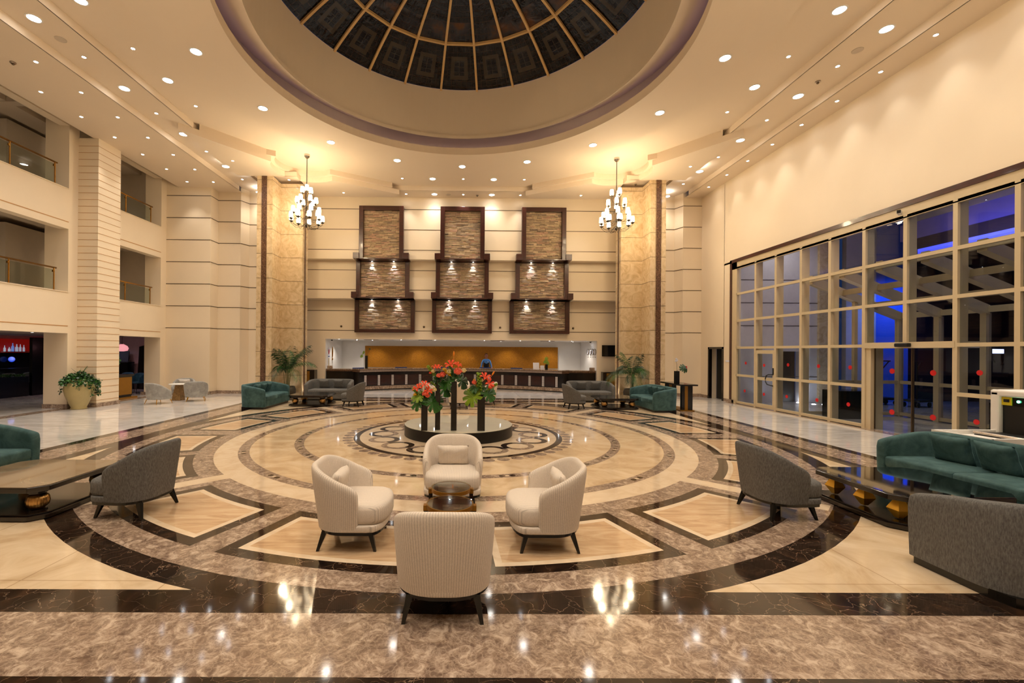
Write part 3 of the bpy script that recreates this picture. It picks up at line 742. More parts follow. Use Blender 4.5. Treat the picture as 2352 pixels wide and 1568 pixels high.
struct(MB().box(16.5, 17.9, 17.5, 17.7, 0, 7.2).build('wall_outside', bl))
struct(MB().box(24, 24.2, -6, 17.9, 0, 7.2).build('wall_outside', M['blackm']))
# glazed porch
pc = empty('glass_porch', (RX + .35, 9, 0), 0, 'beige framed glass porch with a sloping glazed roof outside the entrance', 'porch')
OX = 2.8; ys = [4.51 - 1.125 * i for i in range(9)]; ye = ys[-1]
m = MB()
for y in ys:
    m.add([(0, y - .09, 4.32), (OX, y - .09, 3.2), (OX, y + .09, 3.2), (0, y + .09, 4.32), (0, y - .09, 4.06), (OX, y - .09, 2.96), (OX, y + .09, 2.96), (0, y + .09, 4.06)],
          [(0, 1, 2, 3), (4, 7, 6, 5), (0, 4, 5, 1), (1, 5, 6, 2), (2, 6, 7, 3), (3, 7, 4, 0)])
for q in (.0, .36, .7, 1.0):
    z = 4.28 - 1.1 * q; m.box(OX * q - .05, OX * q + .05, ye, ys[0], z - .16, z)
for y in ys: m.box(OX - .08, OX + .06, y - .07, y + .07, 0, 3.0)
m.box(1.35, 1.45, 4.46, 4.56, 0, 3.7)
for z in (.08, 1.05): m.box(0, OX, 4.47, 4.55, z - .05, z + .05); m.box(OX - .05, OX + .03, ye, ys[0], z - .05, z + .05)
m.build('frame', M['frame'], pc)
MB().add([(0, ye, 4.34), (OX, ye, 3.22), (OX, 4.5, 3.22), (0, 4.5, 4.34)], [(0, 1, 2, 3)]).add([(OX, ye, 0), (OX, 4.5, 0), (OX, 4.5, 3.1), (OX, ye, 3.1)], [(0, 1, 2, 3)]).add([(0, 4.5, 0), (OX, 4.5, 0), (OX, 4.5, 3.1), (0, 4.5, 4.2)], [(0, 1, 2, 3)]).build('glazing', M['glass'], pc)
# entrance canopy with blue cove
can = MB(); can.box(RX + .35, 15.9, -6, 18.0, 7.3, 7.5); can.box(15.9, 16.1, -6, 15.6, 6.6, 7.5); can.box(15.9, 24, -6, 18, 7.5, 7.6); struct(can.build('ceiling', plain('canopy_soffit', srgb(190, 178, 160), .7)))
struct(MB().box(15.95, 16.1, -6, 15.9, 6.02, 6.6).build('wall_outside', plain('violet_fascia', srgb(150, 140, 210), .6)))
struct(MB().box(16.0, 16.1, -6, 15.4, 5.62, 6.02).build('wall_outside', plain('brown_fascia', srgb(80, 66, 66), .6)))
o = MB().box(15.97, 16.04, -6, 15.3, 5.27, 5.62).build('blue_light_band', emit('blue_led', (.0, .04, 1, 1), 1.3)); tag(o, 'bright blue light band along the entrance canopy outside', 'light band')
for i, (x, y) in enumerate(((12.6, 12.6), (12.4, 10.2), (12.0, 8.4), (13.2, 9.6))):
    o = MB().lathe([(.1, 0), (.1, -.01), (0, -.01)], 16).build('canopy_downlight', M['lamp']); o.location = (x, y, 7.3)
    tag(o, 'round downlight in the canopy ceiling outside the glass, %s' % ('farthest from the camera', 'second from the far end', 'nearest the camera', 'nearest the blue band')[i], 'ceiling light', 'canopy downlights')
o = MB().prism([(-.75, -.3), (.45, -.3), (.75, 0), (.6, .35), (-.75, .35)], 0, .82).build('host_desk', M['black']); o.location = (11.85, 13.1, 0); tag(o, 'black angular desk standing inside the glass porch', 'desk')
def cart(loc, rz, label):
    r = empty('luggage_cart', loc, rz, label, 'luggage cart', 'luggage carts outside the porch')
    MB().tube([(0, 0, .25), (0, 0, 1.66)], .025, 8).tube([(-.3, 0, 1.66), (.3, 0, 1.66)], .025, 8).tube([(0, 0, 1.36), (.25, 0, 1.65)], .02, 8).build('hanging_rail', M['blackm'], r)
    MB().box(-.4, .4, -.28, .28, .2, .27).build('platform', M['blackm'], r)
    w_ = MB()
    for a in (-.32, .32):
        for b in (-.2, .2): w_.lathe([(0, -.02), (.09, -.02), (.09, .02), (0, .02)], 14, 0, Matrix.Translation((a, b, .09)) @ Matrix.Rotation(radians(90), 4, 'X'), cap=False)
    w_.build('wheels', M['blackm'], r)
cart((16.0, 16.6, 0), 0, 'black luggage cart with a T rail, left one beyond the porch glass'); cart((16.6, 15.9, 0), .3, 'black luggage cart with a T rail, right one beyond the porch glass')
o = MB().box(-.2, .2, -.012, .012, -.045, .045).build('lit_exit_sign', emit('blue_white_sign', (.5, .55, 1, 1), 3)); o.location = (11.15, 9.05, 1.99); o.rotation_euler = (0, 0, radians(20)); tag(o, 'small lit blue white sign hanging behind the glass right of the sliding doors', 'sign')
o = MB().box(-.35, .5, -.5, .6, 0, .9).build('porch_counter', M['darkwood']); o.location = (11.5, 8.6, 0); tag(o, 'dark wooden counter behind the glass beside the scanner', 'counter')
for i, (x, y) in enumerate(((13.1, 17.0), (12.95, 16.4), (13.3, 16.5), (13.6, 16.4))):
    o = MB().lathe([(.06, .003), (.06, .012), (0, .012)], 14).build('ground_light', M['lampc']); o.location = (x, y, 0)
    tag(o, 'small round floor light outside the glass, %s' % ('right of the hinged door', 'brightest of the row', 'near the grey wall', 'at the foot of the stone pier')[i], 'ground light', 'ground lights outside')

# ------------------------------------------------------------------ walls behind the camera
struct(MB().box(-17.7, 10.8, -8.2, -8, 0, 9.4).build('wall_front', M['wall']))
struct(MB().box(-17.8, -17.7, -8, 22, 2.6, 9.4).build('wall_far_left', M['corr']))

# ------------------------------------------------------------------ lights in the ceiling
def mk_light(big):
    r_, w_ = (.115, .03) if big else (.04, .014)
    rt = empty('downlight', (0, 0, 0))
    MB().lathe([(r_ + w_, 0), (r_ + w_, -.008), (r_, -.01), (r_, 0)], 24 if big else 16, cap=False).build('trim_ring', M['white'], rt)
    MB().lathe([(0, -.004), (r_, -.004)], 24 if big else 16, cap=False).build('lens', M['lamp'] if big else M['lampc'], rt)
    return rt
PB, PS = mk_light(True), mk_light(False)
usedp = {True: False, False: False}
ldb = bpy.data.lights.new('downlight_big', 'SPOT'); ldb.energy = BIG_W; ldb.color = (1, .90, .76); ldb.spot_size = radians(125); ldb.spot_blend = 1; ldb.shadow_soft_size = .12
lds = bpy.data.lights.new('downlight_small', 'SPOT'); lds.energy = SPOT_W; lds.color = (1, .92, .82); lds.spot_size = radians(78); lds.spot_blend = .8; lds.shadow_soft_size = .05
lds2 = lds.copy(); lds2.energy = SPOT_W * .42
def light(x, y, z, big, label, group, lamp=True):
    p = PB if big else PS
    if not usedp[big]: usedp[big] = True; o = p; o.location = (x, y, z); o['label'] = label; o['group'] = group
    else: o = copy_tree(p, (x, y, z), 0, label, group)
    o['category'] = 'ceiling light'
    if lamp:
        q = bpy.data.objects.new('lamp', ldb if big else (lds2 if x > 9.8 else lds)); COL.objects.link(q); q.location = (x, y, z - .04)
ordn = ['farthest back', 'second from the back', 'third from the back', 'fourth from the back', 'fifth from the back', 'sixth from the back', 'seventh from the back', 'eighth from the back', 'ninth from the back', 'tenth from the back', 'eleventh from the back']
def row(x, ys_, z, big, name, group):
    for i, y in enumerate(sorted(ys_, reverse=True)): light(x * s_, y * s_, z, big, ('large round downlight' if big else 'small recessed spotlight') + ' in ' + name + ', ' + ordn[i], group)
ay = [17.60 - 1.214 * i for i in range(12)]
row(-11.14, ay[:8], ZA, False, 'the outer row of the balcony soffit', 'spotlights in the left soffit')
row(-10.09, ay[:8], ZA, False, 'the inner row of the balcony soffit', 'spotlights in the left soffit')
row(9.86, ay[:10], ZA, False, 'the soffit along the glass front wall', 'spotlights in the right soffit')
for sx in (-1, 1):
    sd = 'left' if sx < 0 else 'right'; xb = -9.07 if sx < 0 else 8.93; xc = -7.89 if sx < 0 else 7.72; xp = -8.78 if sx < 0 else 8.68
    row(xb, [12.88, 10.43, 7.98], ZB, False, 'the middle ceiling step on the %s' % sd, 'spotlights in the %s ceiling step' % sd)
    row(xb, [14.12, 11.67, 9.22, 6.8], ZB, True, 'the middle ceiling step on the %s' % sd, 'downlights in the %s ceiling step' % sd)
    row(xp, [17.3, 14.89] if sx < 0 else [17.3], ZA, False, 'the %s corner plate beside the pillar' % sd, 'spotlights in the %s corner plate' % sd)
    row(xp, [18.7, 16.1], ZA, True, 'the %s corner plate beside the pillar' % sd, 'downlights in the %s corner plate' % sd)
    row(xc, [12.83, 10.4, 7.97], ZC, False, 'the high ceiling %s of the dome' % sd, 'spotlights in the high ceiling')
    row(xc, [11.62, 8.98], ZC if False else ZC, True, 'the high ceiling %s of the dome' % sd, 'downlights in the high ceiling')
light(8.93 * s_, 15.34 * s_, ZB, False, 'small recessed spotlight in the right ceiling step next to the corner plate', 'spotlights in the right ceiling step')
for x, y, t_ in ((-8.27, 15.61, 'left corner plate in front of the pillar'), (-6.94, 17.3, 'left corner plate between pillar and chandelier'), (-5.16, 18.66, 'left corner plate at the reception wall'), (4.99, 18.7, 'right corner plate at the reception wall'), (8.12, 15.68, 'right corner plate in front of the pillar')):
    light(x * s_, y * s_, ZA, False, 'small recessed spotlight in the ' + t_, 'spotlights in the corner plates')
for x, t_ in ((-2.58, 'left'), (-.06, 'middle'), (2.46, 'right')):
    light(x * s_, 19.28 * s_, ZB, False, 'small spotlight over the stone panels, %s one of three' % t_, 'spotlights over the stone panels')
    light(x * s_, 18.04 * s_, ZC, False, 'small spotlight in the high ceiling before reception, %s one of three' % t_, 'spotlights in the high ceiling')
for x, t_ in ((-1.33, 'left'), (1.2, 'right')):
    light(x * s_, 19.28 * s_, ZB, True, 'large downlight over the stone panels, %s of two' % t_, 'downlights over the stone panels')
    light(x * s_, 18.06 * s_, ZC, True, 'large downlight in the high ceiling before reception, %s of two' % t_, 'downlights in the high ceiling')
for x, t_ in ((-3.8, 'far left'), (-2.58, 'left'), (-1.33, 'centre left'), (-.06, 'centre'), (1.2, 'centre right'), (2.46, 'right'), (3.7, 'far right')):
    light(x * s_, 2.3, ZC, abs(x) > 3 or abs(abs(x) - 1.27) < .1, 'ceiling light near the camera end of the room, %s of seven' % t_, 'lights over the near edge')
for k in range(16):
    a = radians(-0.0 + 22.5 * k); x, y = DX + 6.22 * sin(a), DY + 6.22 * cos(a)
    nm = {0: 'at the back centre', 1: 'first right of the back centre', 2: 'second right of the back centre', 3: 'third right of the back centre', 4: 'at the right', 15: 'first left of the back centre', 14: 'second left of the back centre', 13: 'third left of the back centre', 12: 'at the left'}.get(k)
    if 4 < k < 12: light(x, y, ZD, True, 'large round downlight on the near side of the dome ring, ' + ordn[k - 5].replace('farthest back', 'rightmost').replace('from the back', 'from the right'), 'downlights round the dome'); continue
    light(x, y, ZD, True, 'large round downlight in the flat ring round the dome, ' + nm, 'downlights round the dome')
for x, y in ((-8.95, 4.3), (-8.95, 2.0), (8.75, 4.3), (8.75, 2.0), (-3.6, .9), (-1.2, .9), (1.2, .9), (3.6, .9), (-3.6, -1.5), (0, -1.5), (3.6, -1.5), (-7.0, -1.0), (7.0, -1.0)):  # unseen lamps without fixtures, added to brighten the camera end
    q = bpy.data.objects.new('lamp', ldb); COL.objects.link(q); q.location = (x, y, ZB - .05)
# speakers, smoke detectors
sk_ = MB().lathe([(.11, 0), (.11, -.01), (.095, -.014), (0, -.014)], 24).build('ceiling_speaker', M['corr'])
for i, (x, y, l_) in enumerate(((-9.08, 9.84, 'left ceiling step'), (-.72, 19.3, 'strip above the stone panels'), (8.91, 9.88, 'right ceiling step'))):
    o = sk_ if i == 0 else copy_tree(sk_, (0, 0, 0)); o.location = (x * s_, y * s_, ZB); tag(o, 'round grey ceiling speaker in the ' + l_, 'speaker', 'ceiling speakers')
for i, (x, y, z, l_) in enumerate(((-10.66, 10.35, ZA, 'soffit along the balcony wall'), (.56, 19.35, ZB, 'strip above the stone panels'), (8.94, 11.03, ZB, 'right ceiling step'), (6.81, 17.39, ZA, 'right corner plate by the pillar'))):
    o = empty('smoke_detector', (x * s_, y * s_, z), 0, 'small smoke detector on the ' + l_, 'smoke detector', 'smoke detectors')
    MB().lathe([(.06, 0), (.06, -.02), (.045, -.035), (0, -.035)], 16).build('base', M['steel'], o); MB().lathe([(.03, -.035), (.025, -.06), (0, -.06)], 12).build('sensor', M['groove'], o)
# niche spots
for i, (px, yy) in enumerate(zip((-6.05, -5.6, -5.25, -4.75, -3.1, -2.2, -1.4, .25, 1.05, 1.95, 2.8, 4.0, 4.25, 5.0, 5.3, 5.75, 6.1), (21.3, 23.0, 21.6, 22.8, 21.8, 22.6, 21.5, 22.6, 21.8, 22.8, 21.6, 23.0, 21.6, 22.8, 21.4, 22.9, 21.7))):
    q = copy_tree(PS, (px, yy, 2.45), 0, 'tiny spotlight in the low reception ceiling, %s' % ['leftmost', 'second from the left', 'third from the left', 'fourth from the left', 'fifth from the left', 'sixth from the left', 'seventh from the left', 'eighth from the left', 'in the middle', 'just right of the middle', 'seventh from the right', 'sixth from the right', 'fifth from the right', 'fourth from the right', 'third from the right', 'second from the right', 'rightmost'][i], 'spotlights over reception')
    q['category'] = 'ceiling light'
ldn = bpy.data.lights.new('niche_spot', 'SPOT'); ldn.energy = 70 * LK; ldn.color = (1, .9, .78); ldn.spot_size = radians(120); ldn.spot_blend = 1; ldn.shadow_soft_size = .06
for x in (-6.1, -4.7, -2.4, 0, 2.4, 4.6, 5.9):
    q = bpy.data.objects.new('lamp', ldn); COL.objects.link(q); q.location = (x, 23.2 if abs(x) < 5.5 else 22.2, 2.4)
def area(loc, size, e, col, rot=(0, 0, 0), sy=None):
    ld = bpy.data.lights.new('area', 'AREA'); ld.energy = e * LK; ld.color = col; ld.size = size
    if sy: ld.shape = 'RECTANGLE'; ld.size_y = sy
    q = bpy.data.objects.new('lamp', ld); COL.objects.link(q); q.location = loc; q.rotation_euler = rot; return q
def spot(loc, e, col, size=130, rot=(0, 0, 0), soft=.1):
    ld = bpy.data.lights.new('spot', 'SPOT'); ld.energy = e * LK; ld.color = col; ld.spot_size = radians(size); ld.spot_blend = 1; ld.shadow_soft_size = soft
    q = bpy.data.objects.new('lamp', ld); COL.objects.link(q); q.location = loc; q.rotation_euler = rot; return q
# gallery corridor lights
for zf, lvl in ((5.94, 'first'), (9.19, 'top')):
    for y, nm in ((10.6, 'near bay'), (12.3, 'near bay next to the column'), (16.2, 'far bay')):
        q = copy_tree(PS, (-13.8 if y != 16.2 else -13.7, y, zf), 0, 'spotlight in the %s gallery ceiling seen through the %s' % (lvl, nm), 'gallery spotlights'); q['category'] = 'ceiling light'
        spot((-14.6, y, zf - .1), 60, (1, .92, .8))
# outside lights
for x, y in ((12.6, 12.6), (12.4, 10.2), (12.0, 8.4), (12.3, 15.6), (13.2, 5.0)): spot((x, y, 7.2), 75, (1, .92, .8), 150)
spot((12.3, 16.0, 6.9), 60, (.95, .95, 1), 150)
for x, y in ((11.6, 16.8), (12.95, 16.7), (13.6, 16.7)): spot((x, y, .05), 6, (.85, .9, 1), 110, (radians(180), 0, 0), .04)
spot((17.2, 16.0, 4.5), 200, (.1, .25, 1), 130, (radians(50), 0, 0)); spot((16.6, 16.2, 5.0), 70, (.12, .25, 1), 130)
area((15.2, 9.0, 5.6), .3, 45, (.2, .2, 1), (0, radians(-115), 0), 10)
# pillar uplights
for x in (-6.55, 6.38): spot((x, 18.12, .06), 16, (1, .9, .75), 60, (radians(180), 0, 0), .03)
spot((-7.0, 17.7, .06), 9, (1, .93, .8), 90, (radians(180), 0, 0), .03); spot((6.85, 17.7, .06), 9, (1, .93, .8), 90, (radians(180), 0, 0), .03)
# ------------------------------------------------------------------ upholstered seating
def shell(a, yb, yf, hb, ha, z0, th=.07, flare=.9, nseg=40, rc=None, sh=1.4, ytop=0, roll=.0):
    """U shaped back/arm shell.  local front = +y.  a half width, yb back y, yf arm front y, hb back height, ha arm height"""
    rc = rc or a
    pts = []
    rcy = min(rc, (yf - yb) * .85)
    # right arm front -> back -> left arm front
    L1 = max(0.0, yf - (yb + rcy)); arc = pi / 2 * (rc + rcy) / 2; Lb = max(0, 2 * (a - rc)); tot = 2 * L1 + 2 * arc + Lb
    def at(s):
        if s < L1: return (a, yf - s), (1, 0)
        s -= L1
        if s < arc:
            t = s / arc * pi / 2; return (a - rc + rc * cos(t), yb + rcy - rcy * sin(t)), (cos(t), -sin(t))
        s -= arc
        if s < Lb: return (a - rc - s, yb), (0, -1)
        s -= Lb
        if s < arc:
            t = s / arc * pi / 2; return (-(a - rc) - rc * sin(t), yb + rcy - rcy * cos(t)), (-sin(t), -cos(t))
        s -= arc
        return (-a, yb + rcy + s), (-1, 0)
    v = []; fa = []; prof_n = 8
    for i in range(nseg + 1):
        s = tot * i / nseg; (x, y), (nx, ny) = at(s); q = abs(2 * i / nseg - 1)          # 1 at arm ends, 0 at the back
        k = max(0, (yf - y) / (yf - yb)); e = 1 - (1 - k) ** sh
        h = ha + (hb - ha) * e; lean = ytop * e
        if q > .965: h -= .012
        def pt(off, z):
            g = flare + (1 - flare) * min(1, (z - z0) / max(.01, h - z0))
            cxs = x * g + nx * (off); cys = (y - .0) * (g if y < 0 else 1) + ny * (off) - lean * max(0, (z - z0) / (h - z0)) * (1 if y < 0 else 0)
            return (cxs, cys, z)
        for off, z in ((0, z0), (0, z0 + (h - z0) * .5), (0, h - .05), (-.012, h - .012), (-th * .5, h), (-th + .012, h - .012), (-th, h - .06), (-th, z0)): v.append(pt(off, z))
    for i in range(nseg):
        for j in range(prof_n - 1): fa.append((i * prof_n + j, i * prof_n + j + 1, (i + 1) * prof_n + j + 1, (i + 1) * prof_n + j))
    fa.append(tuple(range(prof_n - 1, -1, -1))); fa.append(tuple(nseg * prof_n + j for j in range(prof_n)))
    return v, fa
def slab(outline, z0, z1, r=.03, crown=0, mi=0):
    """rounded cushion: stacked insets of a convex outline"""
    cx_ = sum(p[0] for p in outline) / len(outline); cy_ = sum(p[1] for p in outline) / len(outline)
    hw = max(abs(p[0] - cx_) for p in outline); hd = max(abs(p[1] - cy_) for p in outline)
    lv = [(z0, r * .6), (z0 + r * .5, r * .12), (z0 + r, 0), (z1 - r, 0), (z1 - r * .4, r * .2), (z1, r), (z1 + crown * .6, hw * .35), (z1 + crown, hw * .7)]
    n = len(outline); v = []; fa = []
    for z, ins in lv:
        fx, fy = 1 - ins / hw, 1 - ins / hd
        fy = max(fy, .2)
        for p in outline: v.append((cx_ + (p[0] - cx_) * fx, cy_ + (p[1] - cy_) * fy, z))
    for k in range(len(lv) - 1):
        for i in range(n): j = (i + 1) % n; fa.append((k * n + i, k * n + j, (k + 1) * n + j, (k + 1) * n + i))
    fa.append(tuple(range(n - 1, -1, -1))); fa.append(tuple((len(lv) - 1) * n + i for i in range(n)))
    return v, fa
def pillow(w_, h_, t_, n=14, seam=.012):
    v = []; fa = []
    for s in (1, -1):
        for i in range(n + 1):
            for j in range(n + 1):
                u, q = 2 * i / n - 1, 2 * j / n - 1
                pin = 1 - .07 * (1 - abs(u)) * abs(q) ** 3; pin2 = 1 - .07 * (1 - abs(q)) * abs(u) ** 3
                th = t_ / 2 * ((1 - u ** 4) * (1 - q ** 4)) ** .55
                wr = .004 * sin(9 * u + 7 * q) * (1 - abs(u * q))
                v.append((u * w_ / 2 * pin2, s * (th + wr * (1 if th > .01 else 0)) , q * h_ / 2 * pin))
    m = (n + 1) * (n + 1)
    for i in range(n):
        for j in range(n):
            a = i * (n + 1) + j; fa.append((a, a + 1, a + n + 2, a + n + 1)); fa.append((m + a, m + a + n + 1, m + a + n + 2, m + a + 1))
    return v, fa
def tub_outline(a, yb, yf, bulge, rc, n=12):
    o = []
    for i in range(n + 1): t = pi / 2 * i / n; o.append((a - rc + rc * cos(-t) if 0 else a - rc + rc * sin(pi / 2 - t), yb + rc - rc * sin(t)))
    for i in range(n + 1): t = pi / 2 * i / n; o.append((-(a - rc) - rc * sin(t), yb + rc - rc * cos(t)))
    for i in range(n + 1): t = pi * i / n; o.append((-a * cos(t), yf + bulge * sin(t) ** .7))
    return o
def armchair(name, fab, label, cat, group, cushion=True, a=.38, hb=.81, ha=.585):
    r = empty(name, (0, 0, 0), 0, label, cat, group)
    v, fa = shell(a, -.345, .12, hb, ha, .205, .08, .90, rc=a * .72, sh=1.2, ytop=.05)
    MB().add(v, fa).build('backrest', M['fab_cream_r'] if cushion else fab, r, smooth=True, sub=1, recalc=True)
    v, fa = slab(tub_outline(a - .05, -.28, .20, .19, .26), .26, .445, .045, .012)
    MB().add(v, fa).build('seat', fab, r, smooth=True, recalc=True)
    v, fa = slab(tub_outline(a * .905, -.315, .20, .16, .29), .20, .265, .012)
    MB().add(v, fa).build('seat_band', fab, r, smooth=True, recalc=True)
    ol = tub_outline(a * .89, -.305, .195, .15, .28)
    MB().prism(ol, .172, .203).build('frame', M['black'], r)
    for x, y in ((-1, 1), (1, 1), (-1, -1), (1, -1)):
        px, py = x * .235, (.215 if y > 0 else -.215)
        MB().taper((x * .275, .27 if y > 0 else -.275, 0), (px, py, .185), .0125, .0125, .026, .026).build('leg', M['black'], r)
    if cushion:
        v, fa = pillow(.40, .26, .13); Mx = Matrix.Translation((0, -.15, .575)) @ Matrix.Rotation(radians(-14), 4, 'X')
        MB().add(v, fa, 0, Mx).build('lumbar_cushion', fab, r, smooth=True, recalc=True)
    return r
CC = 'cream ribbed tub armchair '
ch = armchair('tub_armchair', M['fab_cream'], CC + 'with its back to the camera, nearest of the front group', 'armchair', 'cream tub armchairs in fours round small tables', True)
ch.location = (-.13, 3.33, 0)
g_ = 'cream tub armchairs in fours round small tables'
copy_tree(ch, (-1.09, 4.42, 0), radians(-90), CC + 'on the left of the front group, facing right', g_)
copy_tree(ch, (.83, 4.40, 0), radians(90), CC + 'on the right of the front group, facing left', g_)
copy_tree(ch, (-.12, 5.46, 0), radians(180), CC + 'facing the camera between the round tables and the mirror podium', g_)
copy_tree(ch, (-.13, 14.68, 0), 0, CC + 'seen from behind, just beyond the mirror podium with the vases', g_)
copy_tree(ch, (-1.12, 15.75, 0), radians(-90), CC + 'half hidden behind the leftmost tall vase, far group', g_)
copy_tree(ch, (.85, 15.75, 0), radians(90), CC + 'half hidden behind the right vase, far group', g_)
copy_tree(ch, (-.12, 16.8, 0), radians(180), CC + 'facing the camera, farthest, before the reception counter', g_)
gl = armchair('lounge_chair', M['fab_grey'], 'grey woven lounge chair on black legs by the low table at the left edge', 'armchair', 'grey lounge chairs', False, .385, .83, .56)
gl.location = (-3.82, 5.18, 0); gl.rotation_euler.z = radians(90 - 4)
copy_tree(gl, (3.77, 5.24, 0), radians(-90 + 4), 'grey woven lounge chair on black legs with its back to the medallion, near right', 'grey lounge chairs')
copy_tree(gl, (-3.76, 15.03, 0), radians(90 - 6), 'grey woven lounge chair in the far left seating group, before the reception counter', 'grey lounge chairs')
copy_tree(gl, (3.77, 14.85, 0), radians(-90 + 4), 'grey woven lounge chair in the far right seating group, before the reception counter', 'grey lounge chairs')

def round_table(h, label):
    r = empty('side_table', (0, 0, 0), 0, label, 'side table', 'small round side tables between the cream armchairs')
    MB().lathe([(.20, h - .05), (.212, h - .05), (.212, h - .012), (.20, h - .012)], 40, cap=False).build('ring', M['gold_sat'], r, auto=30)
    MB().lathe([(0, h - .02), (.2, h - .02), (.2, h - .014)], 40, cap=False).lathe([(0, h - .014), (.2, h - .014)], 40, cap=False).build('tabletop', M['tabtop'], r)
    MB().lathe([(0, h - .012), (.208, h - .012), (.212, h - .006), (.208, h), (0, h)], 40, cap=False).build('glass_pane', M['tabglass2'], r)
    for k in range(4):
        a = radians(45 * 0 + 90 * k); Mx = Matrix.Rotation(a, 4, 'Z')
        MB().box(-.026, .026, -.235, -.195, 0, h - .055, 0, Mx).build('leg', M['tabwood'], r)
        MB().box(-.03, .03, -.238, -.193, h - .075, h - .028, 0, Mx).build('bracket', M['gold_sat'], r)
    return r
M['gold_sat'] = plain('satin_gold', srgb(150, 104, 30), .38, .7)
M['tabtop'] = m_wood('mahogany_top', srgb(34, 12, 7), srgb(66, 26, 14), .1, 1)
M['tabwood'] = m_wood('dark_mahogany', srgb(20, 8, 5), srgb(46, 18, 12), .2, .5)
M['tabglass2'] = m_glass('table_glass_plate', (.95, .98, .96, 1), .07)
t1 = round_table(.545, 'taller small round side table with glass top, nearer one of the front group'); t1.location = (-.11, 3.95, 0)
t2 = round_table(.47, 'lower small round side table with glass top, farther one of the front group'); t2.location = (-.12, 4.66, 0)
gg = 'small round side tables between the cream armchairs'
copy_tree(t2, (-.12, 15.45, 0), 0, 'small round side table half hidden behind the far cream armchair, nearer one', gg)
copy_tree(t1, (-.12, 16.05, 0), 0, 'small round side table half hidden behind the far cream armchair, farther one', gg)

# ------------------------------------------------------------------ sofas
def sofa(name, fab, label, group, a, pil, piping=True, seats=2, hb=.78, ha=.63, dep=.43):
    r = empty(name, (0, 0, 0), 0, label, 'sofa', group)
    v, fa = shell(a, -dep, dep, hb, ha, .07, .13, .985, nseg=56, rc=.36, sh=1.6, ytop=.02)
    MB().add(v, fa).build('backrest', fab, r, smooth=True, sub=1, recalc=True)
    ins = a - .135
    o = [(ins, -.28), (ins, dep - .06), (ins - .03, dep - .01), (-ins + .03, dep - .01), (-ins, dep - .06), (-ins, -.28)]
    MB().prism(o, .07, .27).build('seat_base', fab, r, bevel=.015)
    w_ = 2 * ins / seats
    for k in range(seats):
        x0 = -ins + k * w_ + .004; x1 = x0 + w_ - .008; n = 6
        o = [(x0 + .02, -.28), (x1 - .02, -.28), (x1, -.26), (x1, dep - .03), (x1 - .03, dep), (x0 + .03, dep), (x0, dep - .03), (x0, -.26)]
        v, fa = slab(o, .255, .41, .035, .02); MB().add(v, fa).build('seat_cushion', fab, r, smooth=True, recalc=True)
    ol = [(x * .96, y * .93) for x, y in ((a, -.2), (a * .96, -.36), (a * .8, -dep), (-a * .8, -dep), (-a * .96, -.36), (-a, -.2), (-a, dep * .95), (a, dep * .95))]
    MB().prism(ol, 0, .075).build('plinth', M['black'], r)
    return r
def cushion(fab, loc, rz, tilt, label, group, w_=.42, par=None, proto={}):
    key = (fab.name, w_)
    if key not in proto:
        v, fa = pillow(w_, w_ * .86, .15); proto[key] = MB().add(v, fa).build('cushion', fab, None, smooth=True, recalc=True); o = proto[key]
    else: o = proto[key].copy(); COL.objects.link(o)
    o.matrix_world = Matrix.Translation(loc) @ Matrix.Rotation(rz, 4, 'Z') @ Matrix.Rotation(tilt, 4, 'X')
    tag(o, label, 'cushion', group); return o
sg, sq_ = 'teal velvet sofas of the four seating groups', 'grey sofas of the seating groups'
sf = sofa('sofa', M['velv_green'], 'teal velvet sofa with cushions beside the low black table at the right edge', sg, 1.03, 0)
sf.location = (6.66, 5.55, 0); sf.rotation_euler.z = radians(90)
copy_tree(sf, (-6.82, 5.66, 0), radians(-90), 'teal velvet sofa cut off by the left edge of the photo', sg)
copy_tree(sf, (-6.72, 14.92, 0), radians(-90), 'teal velvet sofa of the far left seating group by the pillar with the palm', sg)
copy_tree(sf, (6.47, 14.85, 0), radians(90), 'teal velvet sofa of the far right seating group beside the console table', sg)
gs = sofa('sofa', M['fab_grey'], 'grey fabric sofa with its back to the camera at the right edge', sq_, .88, 0, seats=1)
gs.location = (4.98, 3.60, 0)
copy_tree(gs, (-5.13, 16.95, 0), radians(180), 'grey fabric sofa of the far left seating group, facing the camera', sq_)
copy_tree(gs, (4.89, 16.92, 0), radians(180), 'grey fabric sofa of the far right seating group, facing the camera', sq_)
# cushions: near right sofa faces -x
cg = 'teal cushions on the near right sofa'
for y, l_, e in ((6.02, 'farthest from the camera on the near right teal sofa', 8), (5.5, 'middle one of the near right teal sofa', -4), (4.93, 'at the right edge on the near right teal sofa', 2)):
    cushion(M['velv_green'], (6.66 + .12, y, .60), radians(90 + e), radians(-17), 'square teal velvet cushion, ' + l_, cg, .46)
for y, l_ in ((15.35, 'far one'), (14.95, 'middle one'), (14.5, 'near one, almost hidden')):
    cushion(M['velv_green'], (-6.84, y, .60), radians(-90), radians(-17), 'teal cushion on the far left teal sofa, ' + l_, 'teal cushions on the far left sofa', .40)
    cushion(M['velv_green'], (6.59, y - .08, .60), radians(90), radians(-17), 'teal cushion on the far right teal sofa, ' + l_, 'teal cushions on the far right sofa', .40)
for x in (-5.42, -4.86):
    cushion(M['fab_grey'], (x, 17.1, .60), radians(180), radians(-15), 'square grey cushion on the far left grey sofa, ' + ('left' if x < -5 else 'right') + ' one', 'grey cushions on the far sofas', .40)
for x in (4.62, 5.18):
    cushion(M['fab_grey'], (x, 17.07, .60), radians(180), radians(-15), 'square grey cushion on the far right grey sofa, ' + ('left' if x < 5 else 'right') + ' one', 'grey cushions on the far sofas', .40)
cushion(M['fab_grey'], (5.2, 3.50, .58), 0, radians(-15), 'grey cushion peeking over the back of the near right grey sofa', 'grey cushions on the far sofas', .40)

